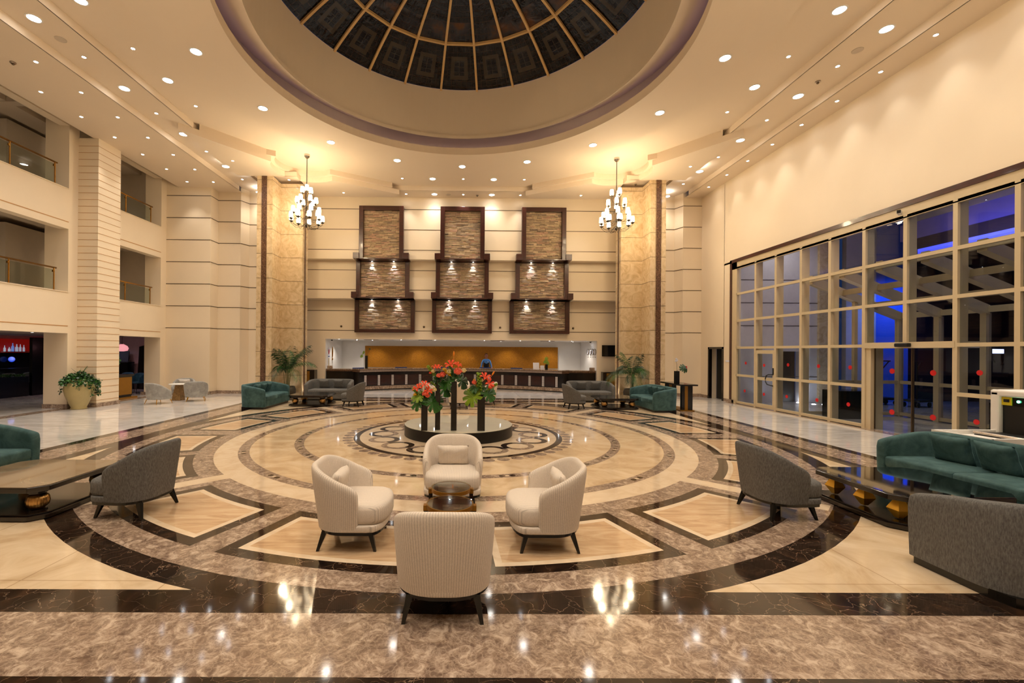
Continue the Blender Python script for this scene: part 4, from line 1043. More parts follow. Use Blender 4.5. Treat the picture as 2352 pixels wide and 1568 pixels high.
# ------------------------------------------------------------------ low coffee tables
def octo(hx, hy, c_): return [(-hx + c_, -hy), (hx - c_, -hy), (hx, -hy + c_), (hx, hy - c_), (hx - c_, hy), (-hx + c_, hy), (-hx, hy - c_), (-hx, -hy + c_)]
def ball_pts(hx, hy): return [(-hx, -hy), (hx, -hy), (hx, hy), (-hx, hy)]
M['goldy'] = plain('yellow_gold_leaf', srgb(222, 172, 60), .35, .7)
def coffee_table(label, diamond=False, top=None, hx=.66, hy=.62):
    r = empty('coffee_table', (0, 0, 0), 0, label, 'coffee table', 'low black coffee tables')
    MB().prism(octo(hx, hy, .13), .315, .372).build('tabletop', M['darkwood'], r, bevel=.006)
    MB().prism(octo(hx - .01, hy - .01, .13), .3722, .380).build('glass_plate', top or M['tabplate'], r)
    MB().prism(octo(hx - .16, hy - .16, .08), .285, .315).build('apron', M['darkwood'], r)
    MB().prism(octo(hx, hy, .13), .012, .06).prism(octo(hx - .03, hy - .03, .12), .06, .075).prism(octo(hx - .06, hy - .06, .1), 0, .012).build('base', M['darkwood'], r, bevel=.005)
    pts = ball_pts(hx - .20, hy - .20)
    if diamond: pts += [(-hx + .2, 0), (hx - .2, 0)]
    for x, y in pts:
        T = Matrix.Translation((x, y, 0))
        if diamond:
            MB().lathe([(.035, .085), (.105, .18), (.045, .285)], 4, 0, T, a0=pi / 4).build('foot', M['goldy'], r)
        else:
            MB().lathe([(.02, .085), (.06, .095), (.095, .13), (.105, .18), (.095, .23), (.06, .262), (.02, .27)], 60, 0, T, rf=lambda a: 1 + .035 * cos(20 * a)).build('foot', M['gold'], r, smooth=True)
            MB().lathe([(.085, .075), (.085, .088), (.05, .092)], 24, 0, T).lathe([(.05, .262), (.085, .268), (.085, .285), (.11, .287), (.11, .30), (.13, .302), (.13, .315)], 24, 0, T).build('collar', M['darkwood'], r)
    return r
M['tabplate'] = plain('smoked_glass_plate', srgb(10, 8, 7), .03, 0, 1.0, noise=0, coat=1)
M['tabplate2'] = m_marble('brown_marble_plate', srgb(96, 80, 60), srgb(124, 106, 82), srgb(146, 128, 100), ns=1.2, rough=.04)
ct = coffee_table('low coffee table with brownish polished top on ribbed gold balls at the left edge', top=M['tabplate2']); ct.location = (-5.26, 5.40, 0)
c2 = coffee_table('low black coffee table on ribbed gold balls in the far left seating group'); c2.location = (-5.24, 15.32, 0)
copy_tree(c2, (5.2, 15.05, 0), radians(0), 'low black coffee table on ribbed gold balls in the far right seating group', 'low black coffee tables')
c3 = coffee_table('long black coffee table on faceted gold diamonds, near right before the teal sofa', True, None, .70, .62); c3.location = (5.37, 5.27, 0)

# ------------------------------------------------------------------ velvet tub chairs at the left wall
def velvet_chair(label):
    r = empty('velvet_tub_chair', (0, 0, 0), 0, label, 'armchair', 'grey velvet tub chairs on gold legs')
    v, fa = shell(.40, -.36, .22, .74, .42, .16, .10, .86, nseg=44, rc=.36, sh=1.5, ytop=.03)
    MB().add(v, fa).build('backrest', M['velv_grey'], r, smooth=True, sub=1, recalc=True)
    v, fa = slab(tub_outline(.34, -.3, .2, .12, .26), .16, .27, .03); MB().add(v, fa).build('seat_base', M['velv_grey'], r, smooth=True, recalc=True)
    v, fa = slab(tub_outline(.325, -.28, .2, .13, .26), .275, .40, .04, .015); MB().add(v, fa).build('seat', M['velv_grey'], r, smooth=True, recalc=True)
    for x, y in ((-.24, -.22), (.24, -.22), (-.24, .24), (.24, .24)):
        MB().tube([(x, y, .17), (x * 1.22, y * 1.22, 0)], .014, 8, r1=.009).build('leg', M['brass2'], r)
    return r
M['brass2'] = plain('polished_gold_leg', srgb(214, 160, 50), .3, .9)
vc = velvet_chair('grey velvet tub chair on gold legs, left one with its back to the camera'); vc.location = (-10.6, 15.28, 0); vc.rotation_euler.z = radians(-20)
copy_tree(vc, (-9.85, 16.2, 0), radians(28), 'grey velvet tub chair on gold legs, right one of three by the left wall', 'grey velvet tub chairs on gold legs')
copy_tree(vc, (-11.1, 17.45, 0), radians(200), 'grey velvet tub chair facing the camera, holding the white cushion', 'grey velvet tub chairs on gold legs')
v, fa = pillow(.42, .32, .12)
o = MB().add(v, fa).build('white_cushion', plain('white_patterned_cushion', srgb(206, 200, 194), .8, noise=.15, ns=30), smooth=True, recalc=True)
o.matrix_world = Matrix.Translation((-11.05, 17.42, .56)) @ Matrix.Rotation(radians(195), 4, 'Z') @ Matrix.Rotation(radians(-20), 4, 'X')
tag(o, 'white patterned cushion on the grey velvet tub chair facing the camera', 'cushion')
r = empty('marble_side_table', (-10.6, 16.35, 0), 0, 'small white-topped table with a rough stone foot between the velvet chairs', 'side table')
MB().prism(octo(.26, .26, .08), .585, .61).build('tabletop', M['white'], r)
MB().prism([(-.17, -.14), (.15, -.16), (.17, .13), (-.13, .17)], 0, .02).taper((0, 0, 0), (.03, 0, .585), .16, .15, .09, .09).build('foot', M['strip2'] if 'strip2' in M else m_marble('ochre_stone', srgb(96, 70, 34), srgb(126, 94, 52), srgb(160, 126, 80), ns=9, rough=.4), r)
# ------------------------------------------------------------------ mirror podium with vases and flowers
PX, PY = -.1, 10.08
M['ps'] = plain('palm_stem', srgb(96, 96, 48), .6, noise=.3, ns=20)
M['wf'] = m_wood('walnut_front', srgb(34, 13, 8), srgb(64, 28, 16), .22, .4)
pd = empty('mirror_podium', (PX, PY, 0), 0, 'low round black podium with a mirror top in the middle of the floor medallion', 'podium')
MB().lathe([(1.20, 0), (1.235, .015), (1.235, .235), (1.225, .24)], 96).build('drum', M['pblack'], pd, auto=30)
m = MB()
for s in (1, -1):
    pl = [(1.228 * cos(pi * i / 40), s * (.003 + 1.225 * sin(pi * i / 40))) for i in range(41)]
    m.prism(pl, .241, .249)
m.build('mirror_top', plain('pale_mirror_top', srgb(240, 236, 214), .05, 0, noise=0, coat=.6), pd)
VB = .2495
def vase(x, y, w_, h_, label, grp='tall black square vases on the mirror podium'):
    m = MB(); a = w_ / 2; t_ = .012
    m.box(-a, a, -a, a, 0, h_ - .02); 
    for b in ((-a, -a + t_, -a, a), (a - t_, a, -a, a), (-a + t_, a - t_, -a, -a + t_), (-a + t_, a - t_, a - t_, a)): m.box(*b, h_ - .02, h_)
    o = m.build('vase', M['black'], bevel=.002); o.location = (x, y, VB); tag(o, label, 'vase', grp); return o
# plant prototypes -------------------------------------------------
def monstera(sz, seed, cup=.25):
    rnd = random.Random(seed); n = 72; v = [(0, 0, 0)]; 
    for i in range(n):
        a = 2 * pi * i / n; th = (a - pi / 2)
        base = sz * (.62 + .38 * (sin(a) * .15 + .85)) * (1 - .30 * max(0, cos(a + pi / 2)) ** 8)
        ph = (i % 8); notch = .45 if (ph in (0,) and 6 < i < 66 and not (14 < i < 22)) else 1.0
        if ph in (1, 7): notch = min(notch, .8) if 6 < i < 66 else 1
        r_ = base * notch * (1.1 if 15 <= i <= 21 else 1)
        x, y = r_ * cos(a) * .86, r_ * sin(a) + sz * .12
        v.append((x, y, -cup * (x * x + y * y) / sz + .02 * sin(i * 1.7) * sz))
    fa = [(0, 1 + i, 1 + (i + 1) % n) for i in range(n)]
    v2 = []; m = MB().add(v, fa); m.add([(p[0], p[1], p[2] - .002) for p in v], [f[::-1] for f in fa])
    m.tube([(0, sz * .9, -cup * sz * .8), (0, 0, .004), (0, -sz * .5, -cup * sz * .25)], .004 + sz * .006, 5)
    return m
def lily(sz):
    m = MB()
    for k in range(6):
        Mx = Matrix.Rotation(2 * pi * k / 6 + (.12 if k % 2 else 0), 4, 'Z'); v = []; n = 6
        for i in range(n + 1):
            t_ = i / n; w_ = .20 * sz * sin(pi * min(1, t_ * .93 + .05)) ** .8; x = sz * (.08 + .92 * sin(t_ * 1.55)); z = sz * (.55 * sin(t_ * 2.6) - .12 * t_ * t_)
            v += [(x, -w_, z + .05 * sz), (x, 0, z), (x, w_, z + .05 * sz)]
        fa = []
        for i in range(n):
            for j in (0, 1): fa.append((i * 3 + j, i * 3 + j + 1, i * 3 + j + 4, i * 3 + j + 3))
        m.add(v, fa, 0, Mx)
    return m
def bloom(sz, seed, pet=26):
    rnd = random.Random(seed); m = MB()
    m.ell((0, 0, 0), (sz * .6, sz * .6, sz * .5), 10, 6)
    for k in range(pet):
        a = rnd.uniform(0, 2 * pi); e = math.acos(rnd.uniform(-.2, 1)); Mx = Matrix.Rotation(a, 4, 'Z') @ Matrix.Rotation(e, 4, 'Y') @ Matrix.Translation((0, 0, sz * .55)) @ Matrix.Rotation(rnd.uniform(-.5, .5), 4, 'X')
        m.ell((0, 0, sz * .12), (sz * .24, sz * .09, sz * .2), 7, 5, 0, Mx)
    return m
def spray(h_, seed, sz=.03, n=26):
    rnd = random.Random(seed); m = MB(); m.tube([(0, 0, 0), (0, 0, h_)], .005, 5)
    for k in range(n):
        z = h_ * (.25 + .75 * k / n); a = k * 2.4; m.ell((.02 * cos(a), .02 * sin(a), z), (sz * .6, sz * .6, sz * .45), 6, 4)
    return m
def ori(m, mat, par, name, loc, d=(0, 0, 1), spin=0, smooth=True, proto=None):
    q = Vector(d).normalized().to_track_quat('Z', 'Y')
    Mx = Matrix.Translation(loc) @ q.to_matrix().to_4x4() @ Matrix.Rotation(spin, 4, 'Z')
    if proto is not None: o = proto.copy(); COL.objects.link(o); o.parent = par
    else: o = m.build(name, mat, par, smooth=smooth)
    o.matrix_local = Mx; return o
LP = {}
def leafp(sz, seed, mat, par, loc, d, spin):
    k = ('m', seed % 3, mat.name)
    if k in LP: o = ori(None, None, par, '', loc, d, spin, proto=LP[k])
    else: o = ori(monstera(.2, seed), mat, par, 'monstera_leaf', loc, d, spin, False); LP[k] = o
    o.scale = (sz / .2,) * 3; return o
def arrangement(x, y, z, seed, label, sc=1.0):
    rnd = random.Random(seed)
    r = empty('flower_arrangement', (x, y, z), 0, label, 'flower arrangement', 'tropical flower arrangements in the podium vases')
    core = MB()
    for k in range(9):
        a = rnd.uniform(0, 2 * pi); core.tube([(.0, 0, -.06), (.04 * cos(a), .04 * sin(a), .1), (.1 * cos(a), .1 * sin(a), .26 + rnd.uniform(0, .1))], .004, 5)
    for k in range(60):
        a = rnd.uniform(0, 2 * pi); rr = rnd.uniform(0, .14); zz = rnd.uniform(.0, .2); Mx = Matrix.Translation((rr * cos(a), rr * sin(a), zz)) @ Matrix.Rotation(a, 4, 'Z') @ Matrix.Rotation(rnd.uniform(.2, 1.6), 4, 'Y')
        core.add([(0, 0, 0), (.018, -.02, .03), (.0, 0, .085), (.018, .02, .03)], [(0, 1, 2, 3)], 0, Mx)
    core.build('greenery', M['leaf'], r)
    return r, rnd
def lil(r, loc, d, s, key='lily'):
    k = 'lily'; 
    if k in LP: o = ori(None, None, r, '', loc, d, 0, proto=LP[k])
    else: o = ori(lily(.1), M['petal_o'], r, 'lily', loc, d, 0); LP[k] = o
    o.scale = (s / .1,) * 3
def blo(r, loc, mat, s, name):
    k = name
    if k in LP: o = ori(None, None, r, '', loc, (0, -.2, 1), 1.3, proto=LP[k])
    else: o = ori(bloom(.07, 5), mat, r, name, loc, (0, -.2, 1), 0); LP[k] = o
    o.scale = (s / .07,) * 3
def spr(r, loc, d, s, mat, name):
    k = name
    if k in LP: o = ori(None, None, r, '', loc, d, 0, proto=LP[k])
    else: o = ori(spray(.3, 3), mat, r, name, loc, d, 0); LP[k] = o
    o.scale = (s,) * 3
def bud(r, loc, d):
    k = 'bud'
    if k in LP: o = ori(None, None, r, '', loc, d, 0, proto=LP[k])
    else: o = ori(MB().ell((0, 0, .28), (.018, .018, .055), 10, 8).tube([(0, 0, 0), (0, 0, .24)], .004, 5), M['bud'], r, 'lily_bud', loc, d, 0); LP[k] = o
vs_ = [(-.80, 9.13, .13, .62, 'front left and shortest'), (-.53, 9.22, .105, .95, 'second from the left'), (-.19, 9.16, .12, 1.02, 'tallest, in the middle'), (.38, 9.16, .155, .74, 'thickest, on the right')]
for i, (x, y, w_, h_, l_) in enumerate(vs_):
    vase(x, y, w_, h_, 'tall square black vase on the mirror podium, ' + l_)
    r, rnd = arrangement(x, y, VB + h_, 20 + i, ['orange lilies and coral flowers with big monstera leaves in the shortest vase', 'orange and coral flowers with yellow sprays in the second vase from the left', 'orange lilies with an upright orange bud in the tallest vase', 'orange lilies and green sprays over wide monstera leaves in the thick right vase'][i])
    if i == 0:
        leafp(.26, 1, M['leaf'], r, (-.12, -.05, -.03), (-.5, -.75, .45), .9); leafp(.30, 2, M['leaf'], r, (.16, -.06, -.03), (.45, -.8, .4), -1.0); leafp(.18, 0, M['leaf_l'], r, (-.1, -.1, .1), (-.3, -.7, .6), 1.6)
        lil(r, (-.13, -.06, .24), (-.4, -.5, .8), .12); lil(r, (-.0, -.05, .31), (.1, -.5, .9), .12); lil(r, (.07, -.08, .2), (.4, -.7, .6), .1)
        blo(r, (.02, -.12, .15), M['petal_c'], .085, 'coral_flower'); blo(r, (.07, -.1, .1), M['petal_c'], .06, 'coral_flower'); blo(r, (.19, -.02, .22), M['petal_w'], .075, 'ivory_flower'); blo(r, (-.2, -.02, .12), M['petal_y'], .05, 'yellow_flower')
        spr(r, (-.05, 0, .05), (-.75, -.1, .75), 1.0, M['leaf_l'], 'lime_spray')
    if i == 1:
        leafp(.24, 1, M['leaf'], r, (.15, -.03, -.08), (.5, -.6, .3), -1.5); leafp(.2, 2, M['leaf_d'], r, (-.06, 0, .1), (-.5, -.3, .7), 1.2)
        lil(r, (-.02, -.04, .33), (0, -.3, .95), .12); blo(r, (.1, -.06, .2), M['petal_c'], .085, 'coral_flower'); blo(r, (.02, -.08, .18), M['petal_c'], .07, 'coral_flower'); blo(r, (-.1, -.02, .27), M['petal_w'], .06, 'ivory_flower'); blo(r, (.14, 0, .3), M['petal_w'], .06, 'ivory_flower'); blo(r, (-.16, -.01, .24), M['petal_o'], .04, 'orange_flower')
        spr(r, (-.02, 0, .12), (-.6, 0, .8), 1.15, M['leaf_l'], 'lime_spray'); spr(r, (-.02, -.05, -.05), (-.55, -.3, .5), .6, M['leaf_l'], 'lime_spray'); spr(r, (.05, 0, .12), (.5, 0, .6), .7, M['petal_y'], 'yellow_spray')
    if i == 2:
        leafp(.22, 1, M['leaf'], r, (-.13, -.04, -.02), (-.5, -.6, .35), 1.4); leafp(.24, 2, M['leaf_d'], r, (.16, -.03, .02), (.6, -.55, .35), -1.4); leafp(.14, 0, M['leaf'], r, (.05, -.06, .1), (.3, -.6, .6), -.4)
        lil(r, (-.07, -.05, .33), (-.2, -.6, .8), .13); lil(r, (.07, -.03, .33), (.4, -.5, .7), .09); blo(r, (.08, -.09, .2), M['petal_c'], .11, 'coral_flower'); blo(r, (.2, -.02, .22), M['petal_w'], .075, 'ivory_flower'); blo(r, (-.1, -.08, .2), M['petal_w'], .07, 'ivory_flower')
        spr(r, (-.03, -.03, .08), (-.6, -.1, .6), .95, M['petal_y'], 'yellow_spray'); spr(r, (-.05, 0, .2), (-.35, 0, .9), .8, M['leaf_l'], 'lime_spray'); bud(r, (-.01, 0, .3), (.0, 0, 1))
    if i == 3:
        leafp(.28, 1, M['leaf_l'], r, (-.17, -.08, -.04), (-.45, -.8, .45), 1.0); leafp(.22, 2, M['leaf'], r, (.14, -.08, .02), (.4, -.8, .4), -1.0); leafp(.14, 0, M['leaf'], r, (-.12, -.05, .14), (-.3, -.7, .6), 1.2)
        lil(r, (.07, -.06, .36), (.2, -.5, .8), .13); lil(r, (.15, -.08, .24), (.5, -.7, .5), .12); blo(r, (-.15, -.05, .26), M['petal_c'], .065, 'coral_flower'); blo(r, (.19, -.08, .17), M['petal_c'], .065, 'coral_flower'); blo(r, (.0, -.02, .3), M['petal_w'], .06, 'ivory_flower')
        spr(r, (-.02, -.05, .0), (-.08, -.1, 1), 1.6, M['leaf_l'], 'lime_spray'); spr(r, (.08, -.05, .08), (.85, 0, .55), 1.0, M['leaf_l'], 'lime_spray'); spr(r, (-.05, 0, .12), (-.4, 0, .8), .8, M['petal_y'], 'yellow_spray'); bud(r, (.1, 0, .22), (.5, 0, .8))

# ------------------------------------------------------------------ palms, urn
def palm(loc, seed, label, lit=(.0, 0)):
    rnd = random.Random(seed); sqx = .3
    r = empty('potted_palm', loc, 0, label, 'potted palm', 'potted palms by the marble pillars')
    MB().lathe([(.18, 0), (.27, .06), (.33, .2), (.34, .34), (.30, .45), (.31, .47), (.28, .47), (.26, .42), (0, .42)], 12, rf=lambda a: 1).build('planter', M['pot'], r, auto=30)
    st = MB()
    for k in range(9):
        a = rnd.uniform(0, 2 * pi); q = rnd.uniform(.02, .1); st.tube([(q * cos(a), q * sin(a), .42), (q * 1.4 * cos(a), q * 1.4 * sin(a), .9), (q * 2 * cos(a), q * 2 * sin(a), 1.15)], .014, 6, r1=.008)
    st.build('stem', M['ps'], r)
    for k in range(17):
        a = 2 * pi * k / 17 + rnd.uniform(-.2, .2); ln = rnd.uniform(.85, 1.45); el = rnd.uniform(.5, 1.5); m = MB(); pts = []
        x = y = 0; z = 1.0; ang = el
        px = .08 * cos(a); py = .08 * sin(a); n = 16
        for i in range(n + 1):
            pts.append(Vector((px, py, z))); d = ln / n; px += cos(a) * cos(ang) * d * (sqx if cos(a) * lit[0] > 0 else 1); py += sin(a) * cos(ang) * d * (.42 if sin(a) > 0 else 1); z += sin(ang) * d; ang -= (1.5 + .5 * rnd.random()) / n * (1.1 if el < 1.2 else .55)
        m.tube(pts, .006, 5, r1=.002)
        for i in range(3, n + 1):
            p = pts[i]; t_ = (pts[i] - pts[i - 1]).normalized(); sd = t_.cross(Vector((0, 0, 1))).normalized()
            l_ = .30 * sin(pi * (i - 1.5) / (n + 1)) + .06
            for h_ in (0, .5):
                p = pts[i - 1].lerp(pts[i], h_)
                for s in (-1, 1):
                    dr_ = (sd * s * .8 + t_ * .65 + Vector((0, 0, -.25 - .3 * rnd.random()))).normalized(); e = p + dr_ * l_ * .55; e2 = p + dr_ * l_ + Vector((0, 0, -.08 * l_ / .3)); wv = t_ * .011
                    m.add([tuple(p), tuple(e + wv), tuple(e2), tuple(e - wv)], [(0, 1, 2, 3)])
        m.build('frond', M['leaf_d'] if k % 3 else M['leaf'], r)
    return r
palm((-6.95, 17.3, 0), 3, 'potted palm with arching fronds in front of the left marble pillar', (-1, 0))
palm((6.7, 17.3, 0), 8, 'potted palm with dark arching fronds in front of the right marble pillar', (1, 0))
ur = empty('ivy_urn', (-12.05, 13.80, 0), 0, 'big sand coloured clay urn overflowing with ivy beside the grooved column', 'urn')
MB().lathe([(.20, 0), (.21, .03), (.19, .05), (.26, .22), (.35, .45), (.385, .62), (.37, .74), (.31, .82), (.25, .86), (.25, .88), (.28, .92), (.25, .92), (.22, .88), (0, .86)], 40).build('urn_body', M['clay'], ur, smooth=True)
iv = MB(); rnd = random.Random(5)
def ivleaf(p, q, sz):
    p = (max(p[0], -.36), min(p[1], .33), p[2]); Mx = Matrix.Translation(p) @ Matrix.Rotation(rnd.uniform(0, 6.28), 4, 'Z') @ Matrix.Rotation(rnd.uniform(.2, 1.7), 4, 'Y') @ Matrix.Rotation(rnd.uniform(-.6, .6), 4, 'X')
    iv.add([(0, 0, 0), (sz * .5, -sz * .45, 0), (sz, 0, -.1 * sz), (sz * .5, sz * .45, 0)], [(0, 1, 2, 3)], q, Mx)
for k in range(900):
    a = rnd.uniform(0, 2 * pi); e = rnd.uniform(0, 1); rr = .47 * sqrt(e); z = .93 + .26 * (1 - e) * rnd.uniform(.3, 1) + rnd.uniform(-.06, .06) - .1 * e
    ivleaf((rr * cos(a), rr * sin(a), z), rnd.randrange(2), rnd.uniform(.05, .09))
for k in range(16):
    a = rnd.uniform(0, 2 * pi); l_ = rnd.uniform(.15, .55); b = rnd.uniform(.4, .5); pts = [(b * cos(a), b * sin(a), .95), ((b + .03) * cos(a), (b + .03) * sin(a), .9 - l_ * .5), (b * cos(a), b * sin(a), .9 - l_)]
    iv.tube(pts, .004, 4)
    for j in range(int(l_ * 60)):
        t_ = rnd.random(); ivleaf((b * cos(a) + rnd.uniform(-.04, .04), b * sin(a) + rnd.uniform(-.04, .04), .92 - l_ * t_), rnd.randrange(2), rnd.uniform(.04, .075))
for k in range(7):
    a = rnd.uniform(0, 2 * pi); iv.tube([(0, 0, .95), (.08 * cos(a), .08 * sin(a), 1.15), (.2 * cos(a), .2 * sin(a), 1.28 + .1 * rnd.random())], .008, 4, r1=.002)
iv.build('ivy', [M['leaf'], M['leaf_d']], ur)

# ------------------------------------------------------------------ chandeliers
def chandelier(loc, label):
    r = empty('chandelier', loc, 0, label, 'chandelier', 'brass chandeliers with lit fabric shades')
    MB().lathe([(.0, 0), (.10, 0), (.10, -.07), (.085, -.09), (.06, -.13), (.0, -.14)], 24).build('canopy', M['chrome'], r, auto=35)
    MB().tube([(0, 0, -.13), (0, 0, -2.62)], .014, 8).lathe([(.0, -2.70), (.03, -2.68), (.05, -2.6), (.02, -2.5), (.02, -2.45)], 16).build('rod', M['darkmetal'], r)
    sh = MB().lathe([(.075, 0), (.072, .10), (.058, .19)], 16, cap=False).lathe([(.0, .0), (.03, .02), (.03, .12), (.0, .15)], 10, cap=False)
    cup = MB().lathe([(.0, -.10), (.02, -.09), (.07, -.05), (.075, -.045), (.02, -.03), (.02, .0), (0, 0)], 12, cap=False)
    proto = {}
    tiers = [(3, .17, -1.36, .9), (6, .33, -1.76, .2), (7, .46, -2.14, .0), (9, .56, -2.40, .35)]
    for ti, (n_, R_, z_, ph) in enumerate(tiers):
        for k in range(n_):
            a = 2 * pi * k / n_ + ph; rr = R_
            x, y = rr * cos(a), rr * sin(a)
            for nm, mb, mt in (('lamp_shade', sh, M['shade']), ('lamp_cup', cup, M['darkmetal'])):
                if nm in proto: o = proto[nm].copy(); COL.objects.link(o); o.parent = r
                else: o = mb.build(nm, mt, r, smooth=True); proto[nm] = o
                o.location = (x, y, z_)
            zb = z_ - .08; arm = [(x, y, zb), (x * 1.0, y * 1.0, zb - .06), (x * .7, y * .7, zb - .20), (x * .35, y * .35, zb - .22), (0, 0, zb - .02)]
            MB().tube(arm, .007, 5).build('arm', M['darkmetal'], r, smooth=True)
        if ti in (1, 3):
            MB().tube([(R_ * cos(2 * pi * i / 40), R_ * sin(2 * pi * i / 40), z_ - .11) for i in range(41)], .007, 5, cap=False).build('hoop', M['darkmetal'], r)
        for q in range(2):
            ld = bpy.data.lights.new('chandelier_glow', 'POINT'); ld.energy = CHAN_W * n_ / 3; ld.color = (1, .80, .52); ld.shadow_soft_size = .12
            lo = bpy.data.objects.new('lamp', ld); COL.objects.link(lo); lo.parent = r; a = ph + q * pi; lo.location = ((R_ + .14) * cos(a), (R_ + .14) * sin(a), z_ + .1)
    return r
M['chrome'] = plain('chrome', srgb(200, 196, 190), .15, 1, noise=0); M['darkmetal'] = plain('dark_bronze', srgb(70, 62, 54), .3, .9)
chandelier((CH[0][0], CH[0][1], ZC), 'tiered chandelier with glowing shades hanging left, before the left marble pillar')
chandelier((CH[1][0], CH[1][1], ZC), 'tiered chandelier with glowing shades hanging right, before the right marble pillar')
for x, nm in ((CH[0][0], 'left'), (CH[1][0], 'right')): copy_tree([o for o in COL.objects if o.name == 'chandelier'][0], (x, 4.4, ZC), 0, 'tiered chandelier at the near %s corner of the dome, above the camera view' % nm)

# ------------------------------------------------------------------ reception counter
rc = empty('reception_counter', (-.1, 15.3, 0), 0, 'long curved dark wood reception counter with mosaic edge and studded uprights', 'reception counter')
def arcp(r_, a): return (r_ * sin(a), r_ * cos(a))
A1 = radians(42.5)
def arcband(r0, r1, z0, z1, a0=-A1, a1=A1, n=64):
    m = MB(); pl = [arcp(r0, a0 + (a1 - a0) * i / n) for i in range(n + 1)]; ql = [arcp(r1, a0 + (a1 - a0) * i / n) for i in range(n + 1)]
    for i in range(n): m.prism([pl[i], pl[i + 1], ql[i + 1], ql[i]], z0, z1)
    return m
arcband(7.12, 7.6, .2, .88).build('body', M['darkwood'], rc)
arcband(7.10, 7.6, 0, .045).build('kick', M['black'], rc); arcband(7.09, 7.58, .045, .2).build('base_band', M['emp_l'], rc)
arcband(7.0, 7.7, .88, .97).build('edge', M['emp_d2'] if 'emp_d2' in M else M['strip'], rc)
arcband(6.97, 7.68, 1.0, 1.04).build('worktop', M['emp_l'], rc)
arcband(6.99, 7.7, .97, 1.0).build('edge', M['strip'], rc)
m = MB()
for i in range(230):
    a = -A1 + 2 * A1 * (i + .5) / 230; x, y = arcp(6.995, a); Mx = Matrix.Translation((x, y, 0)) @ Matrix.Rotation(-a, 4, 'Z')
    for z in (.895, .935): m.box(-.014, .014, -.006, .003, z, z + .032, 0, Mx)
m.build('mosaic', plain('pearl_mosaic', srgb(178, 160, 148), .3), rc)
k = 0
for i in range(15):
    a = -A1 + 2 * A1 * (i + .5) / 15
    x, y = arcp(7.115, a); Mx = Matrix.Translation((x, y, 0)) @ Matrix.Rotation(-a, 4, 'Z')
    u = MB()
    for z in range(11):
        for q in (-1, 0, 1): u.box(q * .04 - .016, q * .04 + .016, -.012, 0, .235 + z * .045, .27 + z * .045, 0, Mx)
    u.build('studded_upright', M['studs'] if 'studs' in M else M.setdefault('studs', plain('pearl_studs', srgb(214, 204, 202), .3)), rc)
    if i < 14:
        a2 = a + A1 / 15; x, y = arcp(7.11, a2); MB().box(-.27, .27, -.015, 0, .26, .72, 0, Matrix.Translation((x, y, 0)) @ Matrix.Rotation(-a2, 4, 'Z')).build('front_panel', M['wf'], rc)
for sx in (-1, 1):
    x0, x1 = sorted((sx * 4.8, sx * 6.5)); m = MB().box(x0, x1, 5.8, 6.3, 0, .9); m.build('body', M['darkwood'], rc)
    MB().box(x0, x1, 5.76, 6.35, .98, 1.02).build('worktop', M['emp_l'], rc); MB().box(x0, x1, 5.78, 6.3, .9, .98).build('edge', M['strip'], rc)
    xa, xb = sorted((sx * 6.2, sx * 6.45)); MB().box(xa, xb, 5.8, 5.84, 1.02, 1.16).build('end_upstand', M['emp_l'], rc)
# gold wave panel behind reception
t = NT('gold_wave_panel'); c_ = t.coord((1, 1, 1))
wv = t.n('ShaderNodeTexWave', bands_direction='X'); wv.inputs['Scale'].default_value = 9; wv.inputs['Distortion'].default_value = 3.5; wv.inputs['Detail'].default_value = 0; wv.inputs['Detail Scale'].default_value = 6; t.l(c_, wv.inputs['Vector'])
t.set(t.ramp(wv.outputs['Fac'], [(.3, srgb(150, 94, 6)), (.7, srgb(200, 132, 14))]), .4, .35); t.bump(wv.outputs['Fac'], .6, .02)
o = MB().box(-5.25, 5.25, -.06, 0, 1.0, 2.16).build('gold_wave_panel', t.m); o.location = (-.1, 23.88, 0); tag(o, 'long ochre gold wave-textured panel on the wall behind the receptionist', 'wall panel')
# things on the counter
def on_arc(deg, r_=7.4): a = radians(deg); return (-.1 + r_ * sin(a), 15.3 + r_ * cos(a))
def blackvase(x, y, z, h_, w_, label, grp):
    o = MB().box(-w_ / 2, w_ / 2, -w_ / 2, w_ / 2, 0, h_).build('vase', M['black'], bevel=.002); o.location = (x, y, z); tag(o, label, 'vase', grp); return o
x, y = on_arc(-38.5, 7.3); blackvase(x, y, 1.04, .62, .12, 'slim black vase with two stems at the left end of the reception counter', 'black vases')
r = empty('flower_arrangement', (x, y, 1.66), 0, 'yellow green leaf and a dark seed head in the slim vase on reception', 'flower arrangement')
leafp(.11, 0, M['leaf_l'], r, (-.16, 0, .12), (-.6, -.7, .2), .4); leafp(.10, 0, M['leaf_l'], r, (-.25, 0, -.05), (-.3, -.8, .2), 0)
MB().tube([(0, 0, 0), (.06, 0, .12), (.13, 0, .26)], .005, 5).build('stem', M['leaf_d'], r)
ori(bloom(.06, 8, 18), M['leaf_d'], r, 'seed_head', (.15, 0, .31), (.4, 0, 1)); MB().tube([(0, 0, 0), (-.08, 0, .06), (-.16, 0, .12)], .004, 5).build('stem', M['leaf_l'], r)
x, y = on_arc(34.5, 7.35); blackvase(x, y, 1.04, .26, .12, 'short black vase with lime leaves at the right of the reception counter', 'black vases')
r = empty('flower_arrangement', (x, y, 1.3), 0, 'lime leaves with pink buds in the short vase on reception', 'flower arrangement')
for k, (dx, dz_) in enumerate(((-.08, .1), (.08, .08), (0, .16), (-.03, .3), (.04, .03))): leafp(.11, k, M['leaf_l'], r, (dx, -.03, dz_), (dx * 6, -.8, .4), k * 1.3)
ori(bloom(.03, 4, 12), M['petal_c'], r, 'pink_bud', (.05, 0, .42))
x, y = on_arc(32.5, 7.2)
